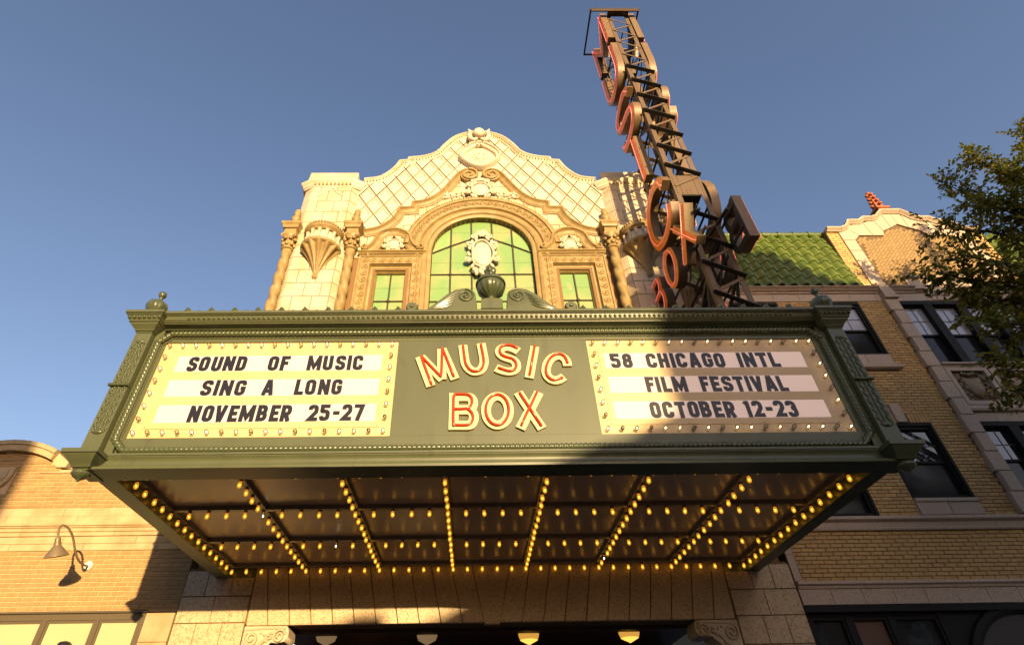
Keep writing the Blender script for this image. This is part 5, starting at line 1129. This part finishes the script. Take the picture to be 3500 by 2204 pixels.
# belts, lintel and cornices
def belt(name, x0, x1, z, prof, step, matn='pink_terracotta'):
    x = x0
    while x < x1-0.01:
        b = min(x+step, x1); obj(name, MB().sweep([(x+0.003, z), (b-0.003, z)], prof, YF), matn, rb, smooth=30); x = b
belt('belt_stone', 5.51, XR, 4.99, [(0.25, -0.03), (0.25, 0.05), (0.22, 0.10), (0.18, 0.10), (0.155, 0.06), (0.15, 0.03), (0.05, 0.03), (0.03, 0.06), (0.0, 0.05), (0.0, -0.03)], 0.95)
belt('string_stone', 5.38, XR, 4.055, [(0.105, -0.03), (0.105, 0.07), (0.06, 0.075), (0.04, 0.03), (0.0, 0.02), (0.0, -0.03)], 1.1)
x = 5.38
while x < XR: b = min(x+0.52, XR); obj('lintel_stone', MB().block(x+0.002, b-0.002, 3.815, 4.05, YF-0.006, YF+0.05, 0.004), 'pink_terracotta', rb); x = b
for z0, z1 in ((4.17, 4.6), (4.6, 5.0), (5.0, 5.42), (5.42, 5.85), (5.85, 6.3)): obj('quoin', MB().block(5.375, 5.505, z0+0.003, z1-0.003, YF-0.012, YF+0.05, 0.005), 'pink_terracotta', rb)
x = 5.4
while x < XR: b = min(x+0.62, XR); obj('frieze_stone', MB().block(x+0.002, b-0.002, 10.405, 10.635, YF-0.012, YF+0.05, 0.004), 'pink_terracotta', rb); x = b
cprof = [(0.145, -0.03), (0.145, 0.16), (0.115, 0.17), (0.09, 0.12), (0.05, 0.09), (0.035, 0.05), (0.0, 0.04), (0.0, -0.03)]
belt('cornice_stone', 5.4, 9.86, 10.64, cprof, 0.62); belt('cornice_stone', 13.34, XR, 10.64, cprof, 0.62); belt('cornice_stone', 10.18, 10.75, 10.64, cprof, 0.57); belt('cornice_stone', 12.45, 13.02, 10.64, cprof, 0.57)
for s in (-1, 1):
    for k in range(5): obj('pier_cap', MB().block(GX+s*1.58-0.16+0.012*k, GX+s*1.58+0.16-0.012*k, 10.405+0.11*k, 10.51+0.11*k, YF-0.16+0.015*k, YF+0.05, 0.01), 'pink_terracotta', rb)
# windows
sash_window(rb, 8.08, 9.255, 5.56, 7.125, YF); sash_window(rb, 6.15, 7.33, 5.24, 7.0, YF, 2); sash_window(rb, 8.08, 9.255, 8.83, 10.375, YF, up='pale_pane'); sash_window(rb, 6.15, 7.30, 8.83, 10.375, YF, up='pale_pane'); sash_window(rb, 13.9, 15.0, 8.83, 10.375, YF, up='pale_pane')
for z0, z1 in ((8.53, 10.38), (5.6, 7.13)):
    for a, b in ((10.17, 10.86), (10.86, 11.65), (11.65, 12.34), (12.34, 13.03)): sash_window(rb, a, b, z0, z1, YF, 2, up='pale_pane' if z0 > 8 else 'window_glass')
    for x in (10.86, 11.65, 12.34): obj('mullion', MB().box(x-0.10, x+0.10, YF-0.02, YF+0.07, z0, z1), 'dark_frame', rb)
    obj('window_head', MB().box(10.17, 13.03, YF-0.025, YF+0.07, z1-0.10, z1), 'dark_frame', rb)
# carved spandrel panels
belt('spandrel_cap', 10.17, 13.03, 8.43, [(0.10, -0.03), (0.10, 0.12), (0.06, 0.13), (0.04, 0.08), (0.0, 0.06), (0.0, -0.03)], 0.72); belt('spandrel_base', 10.17, 13.03, 7.36, [(0.14, -0.03), (0.14, 0.05), (0.05, 0.09), (0.0, 0.07), (0.0, -0.03)], 0.72)
x = 10.17
while x < 13.02: b = min(x+0.48, 13.03); obj('band_stone', MB().block(x+0.002, b-0.002, 7.14, 7.355, YF-0.01, YF+0.05, 0.004), 'pink_terracotta', rb); x = b
for k in range(3):
    a, b = 10.2+0.945*k, 11.11+0.945*k
    sp_ = obj('spandrel_panel', wall_mesh(a, b, 7.50, 8.43, [(a+0.09, b-0.09, 7.59, 8.34)], YF-0.07, YF+0.05), 'pink_terracotta', rb)
    cx, cz = (a+b)/2, 7.96; mb = MB(); mb.box(a+0.09, b-0.09, YF+0.03, YF+0.05, 7.59, 8.34)
    mb.prism([(cx-0.19, 8.20), (cx-0.08, 8.17), (cx+0.08, 8.17), (cx+0.19, 8.20), (cx+0.20, 7.98), (cx+0.13, 7.78), (cx, 7.66), (cx-0.13, 7.78), (cx-0.20, 7.98)], YF-0.05, YF+0.04, 0.03)
    for q in range(-2, 3): mb.ball((cx+q*0.06, YF-0.03, 8.25+0.02*abs(q)), (0.03, 0.03, 0.045), 6, 4)
    for s in (-1, 1):
        for q in range(12): mb.ball((cx+s*(0.26+0.05*math.sin(q*2.2)), YF-0.01, 7.63+0.058*q), (0.055, 0.035, 0.03), 6, 4, rot=Matrix.Rotation(q*0.9, 3, 'Y'))
        mb.tube([(cx+s*(0.27+u), YF-0.02, 8.20+v) for u, v in spiral(0, 0, 0.07, 0.015, 0, 1.4, 14)], 0.016, 5)
    obj('carved_coat_of_arms', mb, 'carved_terracotta', sp_, smooth=60)
# gable
gl_l = [(9.52, 12.96), (9.90, 12.96), (10.06, 13.03), (10.15, 13.14), (10.22, 13.26), (10.52, 13.26), (10.69, 13.39), (10.92, 13.39), (11.08, 13.45), (11.20, 13.58), (11.34, 13.70)]
gp2 = gl_l+[(2*GX-x, z) for x, z in gl_l[::-1]]
obj('gable', MB().prism([(9.52, 10.6)]+[(x, z-0.03) for x, z in gp2]+[(2*GX-9.52, 10.6)], YF+0.012, YF+0.5), 'dark_mortar', rb)
brick_field(rb, [(9.525, 9.845, 10.79, 12.9, []), (2*GX-9.845, 2*GX-9.525, 10.79, 12.9, [])], 'yellow_brick', YF-0.003, 8, quota=0)
for mb in sweep_cut(gp2, [(0.02, -0.45), (0.02, 0.13), (-0.03, 0.14), (-0.06, 0.11), (-0.08, 0.07), (-0.10, 0.06), (-0.11, -0.02)], YF, [0, 1, 4, 6, 7, 10, 11, 14, 15, 17, 20, 21], 0.003): obj('gable_coping', mb, 'pink_terracotta', rb, smooth=40)
inner = [(10.18, 10.9), (10.18, 12.56), (10.34, 12.72), (11.03, 12.72), (11.09, 12.90), (11.35, 13.03), (GX, 13.17)]
inner_f = inner+[(2*GX-x, z) for x, z in inner[::-1][1:]]
# stone border of the gable
for s in (-1, 1):
    q = lambda x: x if s < 0 else 2*GX-x
    zz = [10.95, 11.35, 11.75, 12.15, 12.55]
    for z0, z1 in zip(zz, zz[1:]): obj('gable_stone', MB().prism([(q(9.85), z0+0.004), (q(10.17), z0+0.004), (q(10.17), z1-0.004), (q(9.85), z1-0.004)], YF-0.03, YF+0.04, 0.008), 'pink_terracotta', rb)
    for pl in ([(9.85, 12.555), (10.17, 12.555), (10.34, 12.73), (10.12, 13.0), (9.85, 12.86)], [(10.35, 12.735), (10.72, 12.735), (10.66, 13.24), (10.22, 13.12), (10.13, 13.0)], [(10.73, 12.735), (11.02, 12.735), (11.08, 12.91), (11.0, 13.34), (10.67, 13.24)], [(11.09, 12.915), (11.35, 13.045), (11.33, 13.58), (11.01, 13.34)], [(11.36, 13.05), (GX-0.003, 13.185), (GX-0.003, 13.60), (11.34, 13.59)]):
        obj('gable_stone', MB().prism([(q(x), z) for x, z in pl], YF-0.03, YF+0.04, 0.006), 'pink_terracotta', rb)
hb = MB(); c45 = math.cos(PI/4)
for i in range(-44, 45):
    for j in range(-26, 27):
        u = i*0.0697; v = j*0.214+(0.107 if i % 2 else 0); cx = GX+(u+v)*c45; cz = 11.9+(v-u)*c45*(1 if (i//8) % 2 else 1)
        pts_ = [(cx+(a*0.030+b*0.102)*c45, cz+(b*0.102-a*0.030)*c45) for a, b in ((-1, -1), (1, -1), (1, 1), (-1, 1))]
        if all(inside(inner_f, *p) for p in pts_): hb.prism(pts_, YF-0.002, YF+0.02)
obj('diagonal_brickwork', hb, 'gable_brick', rb, kind='stuff')
obj('panel_sill', MB().sweep([(10.75, 11.13), (2*GX-10.75, 11.13)], [(0.06, -0.02), (0.06, 0.10), (0.0, 0.08), (0.0, -0.02)], YF), 'pink_terracotta', rb)
for k in range(4): obj('panel_stone', MB().block(10.75+0.425*k+0.003, 10.75+0.425*(k+1)-0.003, 10.80, 11.125, YF-0.02, YF+0.04, 0.006), 'pink_terracotta', rb)
mb = MB(); mb.box(11.08, 12.12, YF-0.03, YF+0.0, 10.43, 10.79)
for s in (-1, 1):
    for ox, r in ((0.13, 0.11), (0.36, 0.10)): mb.tube([(GX+s*(ox+u), YF-0.04, 10.61+v) for u, v in spiral(0, 0, r, 0.02, s*0.7, 1.6, 20)], 0.02, 5)
    for q in range(7): mb.ball((GX+s*(0.06+0.065*q), YF-0.03, 10.61+0.12*math.cos(q*1.9)), (0.035, 0.03, 0.025), 6, 4)
obj('carved_frieze', mb, 'pink_terracotta', rb, smooth=60)
# clay pinnacle
pz = 13.72; pin = MB(); pin.rect_loft([(pz, GX-0.22, GX+0.22, 9.82, 10.2), (pz+0.09, GX-0.22, GX+0.22, 9.82, 10.2), (pz+0.10, GX-0.16, GX+0.16, 9.86, 10.14), (pz+0.2, GX-0.15, GX+0.15, 9.87, 10.13), (pz+0.21, GX-0.19, GX+0.19, 9.84, 10.16), (pz+0.27, GX-0.19, GX+0.19, 9.84, 10.16), (pz+0.28, GX-0.12, GX+0.12, 9.9, 10.1), (pz+1.0, GX-0.03, GX+0.03, 9.97, 10.03)])
fn = obj('pinnacle', pin, 'red_clay', rb)
for k in range(4):
    for dx, dy in ((-1, 0), (1, 0), (0, -1)): r_ = 0.14-0.022*k; obj('crocket', MB().ball((GX+dx*r_, 10.0+dy*r_, pz+0.42+0.16*k), (0.055, 0.055, 0.05), 7, 5), 'red_clay', fn)
obj('pinnacle_knob', MB().ball((GX, 10.0, pz+1.0), 0.06, 8, 6), 'red_clay', fn)
# green pantile roof
EY, EZ, RY, RZ = 9.72, 10.79, 10.02, 12.92
sl = Vector((0, RY-EY, RZ-EZ)); sll = sl.length; su = sl.normalized(); sn = Vector((0, -su.z, su.y))
obj('roof_deck', MB().add([(5.4, EY+0.06, EZ-0.02), (9.55, EY+0.06, EZ-0.02), (9.55, RY+0.06, RZ-0.02), (5.4, RY+0.06, RZ-0.02), (5.4, RY+3, EZ), (9.55, RY+3, EZ)], [(0, 1, 2, 3), (3, 2, 5, 4), (0, 3, 4), (1, 5, 2), (0, 4, 5, 1)]), 'dark_mortar', rb)
PW = 0.298; RL = sll/7
def pantile():
    mb = MB(); n = 12; v = []; f = []
    for e, dz in ((0, 0.028), (1, 0.0)):
        for lay in (0, 1):
            for k in range(n+1):
                t = k/n; x = (t-0.5)*PW*1.02; h = 0.05*math.cos(2*PI*(t-0.32)) + dz - 0.018*lay
                p = su*(e*(RL+0.03))+sn*h; v.append((x, p.y, p.z))
    m = n+1
    for k in range(n): f += [(k, k+1, 2*m+k+1, 2*m+k), (m+k+1, m+k, 3*m+k, 3*m+k+1), (k+1, k, m+k, m+k+1)]
    return mb.add(v, f)
pt = mesh_of(pantile(), 'green_tile', 80)
for r_ in range(7):
    for c_ in range(14):
        x = 5.33+PW*(c_+0.5)
        if x+PW/2 > 9.56: continue
        p = Vector((x, EY, EZ))+su*(RL*r_)+sn*0.03; inst('roof_tile', pt, rb, p)
rc = MB(); rc.lathe([(0.105, 0.0), (0.105, 0.055), (0.085, 0.06), (0.085, 0.415)], (0, 0, 0), 18, axis=Matrix.Rotation(PI/2, 3, 'Y')); rcm = mesh_of(rc, 'green_tile', 50)
for k in range(10): inst('ridge_tile', rcm, rb, (5.38+0.415*k, RY, RZ+0.03))
for k in range(5):
    for r_ in range(7):
        p = Vector((13.75+PW*(k+0.5), EY, EZ))+su*(RL*r_)+sn*0.03; inst('roof_tile', pt, rb, p)
obj('roof_deck', MB().add([(13.7, EY+0.06, EZ-0.02), (XR, EY+0.06, EZ-0.02), (XR, RY+0.06, RZ-0.02), (13.7, RY+0.06, RZ-0.02), (13.7, RY+3, EZ), (XR, RY+3, EZ)], [(0, 1, 2, 3), (3, 2, 5, 4), (0, 3, 4), (1, 5, 2), (0, 4, 5, 1)]), 'dark_mortar', rb)
# dark shopfront with an arched doorway
obj('shopfront', wall_mesh(5.37, XR, 0.14, 3.81, [(5.46, 6.03, 0.6, 3.66), (6.12, 6.72, 0.6, 3.66), (6.80, 7.55, 0.6, 3.66), (7.75, 10.0, 0.14, 2.6)], YF+0.10, YF+0.3), 'dark_frame', rb)
obj('shopfront_head', MB().box(5.37, XR, YF+0.0, YF+0.099, 3.71, 3.81), 'dark_frame', rb)
for k, (a, b) in enumerate(((5.46, 6.03), (6.12, 6.72), (6.80, 7.55))):
    obj('shop_pane', MB().box(a, b, YF+0.18, YF+0.2, 0.6, 3.66), 'window_glass' if k != 1 else 'dark_wood', rb); obj('shop_bead', wall_mesh(a, b, 0.6, 3.66, [(a+0.05, b-0.05, 0.65, 3.61)], YF+0.12, YF+0.18), 'dark_frame', rb)
obj('arch_trim', MB().sweep(arc(8.88, 2.6, 1.13, 180, 0, 24), [(-0.06, 0.0), (-0.06, 0.06), (0.0, 0.09), (0.08, 0.06), (0.10, 0.0)], YF+0.10), 'dark_frame', rb)
obj('arch_shade', MB().prism(arc(8.88, 2.6, 1.10, 0, 180, 24), YF+0.085, YF+0.099), 'steel_dark', rb)  # dark sheet painted in for the shaded recess under the arch
obj('wall_light', MB().box(9.0, 9.12, YF+0.02, YF+0.085, 3.28, 3.40), 'lamp_white', rb)

# ------------------------------------------------------------------ street tree
rnd = random.Random(21); TY = 6.7
tb = Vector((12.4, 6.9, 0.14))
tr_ = thing('street_tree', 'leafy street tree with small yellowing leaves overhanging the right of the street', 'tree', tb)
fork = tb+Vector((-0.15, -0.05, 5.2))
obj('trunk', MB().tube([tb-Vector((0, 0, 0.1)), tb+Vector((0.02, 0, 0.4)), tb+Vector((-0.05, 0, 2.5)), fork, fork+Vector((0.05, 0.1, 2.2)), fork+Vector((-0.1, 0, 4.6))], [0.24, 0.19, 0.165, 0.15, 0.10, 0.04], 12), 'bark', tr_, smooth=70)
tips = [(3140, 930, 6.6, 1.3), (3185, 790, 6.8, 3.0), (3215, 640, 6.9, 3.6), (3300, 545, 6.8, 3.8), (3480, 430, 6.9, 4.2), (3330, 700, 6.5, 2.4), (3420, 590, 7.1, 3.4), (3250, 880, 6.3, 1.6), (3360, 960, 6.9, 1.2), (3300, 1100, 6.5, 0.6), (3400, 1260, 6.6, 0.0), (3470, 1120, 6.9, 0.6), (3480, 800, 6.6, 2.2), (3450, 1330, 6.4, -0.2), (3210, 985, 6.7, 1.0), (3440, 690, 6.3, 2.6), (3500, 950, 7.1, 1.5), (3560, 620, 6.8, 3.0), (3580, 1060, 6.6, 1.0), (3600, 1250, 6.8, 0.4), (3500, 540, 6.6, 3.4)]
leaves = MB()
def leaf(p, d, n, L):
    s = d.cross(n).normalized(); w = L*0.27; d = d.normalized(); n = s.cross(d)
    leaves.add([p, p+d*L*0.25+s*w*0.8+n*L*0.04, p+d*L*0.6+s*w*0.85+n*L*0.03, p+d*L-n*L*0.08, p+d*L*0.6-s*w*0.85+n*L*0.03, p+d*L*0.25-s*w*0.8+n*L*0.04], [(0, 1, 2, 3), (0, 3, 4, 5)])
twigs = MB()
def spray(p, d, L):
    n = max(5, int(L/0.045)); q = p.copy(); pth = [q.copy()]
    for i in range(n):
        d = (d+Vector((rnd.gauss(0, .12), rnd.gauss(0, .12), rnd.gauss(-0.03, .10)))).normalized(); q = q+d*(L/n); pth.append(q.copy())
        up = Vector((rnd.gauss(0, .5), rnd.gauss(-0.3, .5), 1)).normalized(); sd2 = d.cross(up).normalized()*(1 if i % 2 else -1)
        leaf(q, (d*0.7+sd2*0.8+Vector((rnd.gauss(0, .2), rnd.gauss(0, .2), -0.25+rnd.gauss(0, .25)))).normalized(), (up+Vector((rnd.gauss(0, .4), rnd.gauss(0, .4), 0))).normalized(), rnd.uniform(0.075, 0.125))
    leaf(q, d, Vector((0, 0, 1)), 0.08)
    twigs.tube([pth[0], pth[len(pth)//2], pth[-1]], [0.006, 0.004, 0.002], 4)
for (px_, py_, Y_, dz) in tips:
    t = at(px_+25, py_-8, Y_); st = fork+Vector((0, 0, max(-1.0, dz*0.9)))
    mid = st.lerp(t, 0.45)+Vector((0, rnd.uniform(-.2, .2), 0.35)); m2 = st.lerp(t, 0.75)+Vector((0, rnd.uniform(-.15, .15), 0.18))
    pth = smoothline([tuple(st), tuple(mid), tuple(m2), tuple(t)], 6); r0 = 0.055
    obj('limb', MB().tube(pth, [r0*(1-0.88*i/(len(pth)-1)) for i in range(len(pth))], 7), 'bark', tr_, smooth=70)
    for i in range(6, len(pth)):
        p = Vector(pth[i]); ax_ = (p-Vector(pth[i-1])).normalized()
        for k in range(5 if i < 11 else 6):
            dv = (ax_*rnd.uniform(0.2, 0.9)+Vector((rnd.gauss(0, .55), rnd.gauss(0, .55), rnd.gauss(-0.1, .5)))).normalized()
            L = rnd.uniform(0.18, 0.45); spray(p+Vector((rnd.gauss(0, .04), rnd.gauss(0, .04), rnd.gauss(0, .04))), dv, L)
            if rnd.random() < 0.6: spray(p+dv*L*0.4, (dv+Vector((rnd.gauss(0, .7), rnd.gauss(0, .7), rnd.gauss(0, .5)))).normalized(), L*0.8)
obj('crown', leaves, 'leaf', tr_, smooth=10, kind='stuff', centre=False)
obj('twigs', twigs, 'bark', tr_, smooth=70, kind='stuff', centre=False)

# ---- big elm across the road (it shows in the window reflections)
rnd = random.Random(33); eb = Vector((25.0, -9.0, 0.0))
el = thing('elm_tree', 'large elm across the street behind the viewer, seen reflected in the windows', 'tree', eb)
obj('trunk', MB().tube([eb-Vector((0, 0, 0.1)), eb+Vector((0, 0, 0.6)), eb+Vector((0.1, 0, 4)), eb+Vector((0, 0.1, 8)), eb+Vector((-0.1, 0, 13))], [0.42, 0.34, 0.28, 0.18, 0.05], 12), 'bark', el, smooth=70)
leaves = MB()
for i in range(16):
    a = 2*PI*i/16*2.4; z0 = 4.5+0.5*i; r_ = 5.0*math.sin(PI*min(0.95, 0.25+i/20)); tip = eb+Vector((r_*math.cos(a), r_*math.sin(a), z0+2.2)); st = eb+Vector((0, 0, z0))
    pth = smoothline([tuple(st), tuple(st.lerp(tip, 0.5)+Vector((0, 0, 0.5))), tuple(tip)], 5)
    obj('limb', MB().tube(pth, [0.12*(1-0.85*k/(len(pth)-1)) for k in range(len(pth))], 6), 'bark', el, smooth=70)
    for q in pth[3:]:
        for k in range(26):
            c_ = Vector(q)+Vector((rnd.gauss(0, .75), rnd.gauss(0, .75), rnd.gauss(0, .55)))
            for m_ in range(3): leaf(c_+Vector((rnd.gauss(0, .12), rnd.gauss(0, .12), rnd.gauss(0, .12))), Vector((rnd.gauss(0, 1), rnd.gauss(0, 1), rnd.gauss(-.3, .6))), Vector((rnd.gauss(0, .5), rnd.gauss(0, .5), 1)), rnd.uniform(.14, .24))
obj('crown', leaves, 'leaf', el, smooth=10, kind='stuff', centre=False)
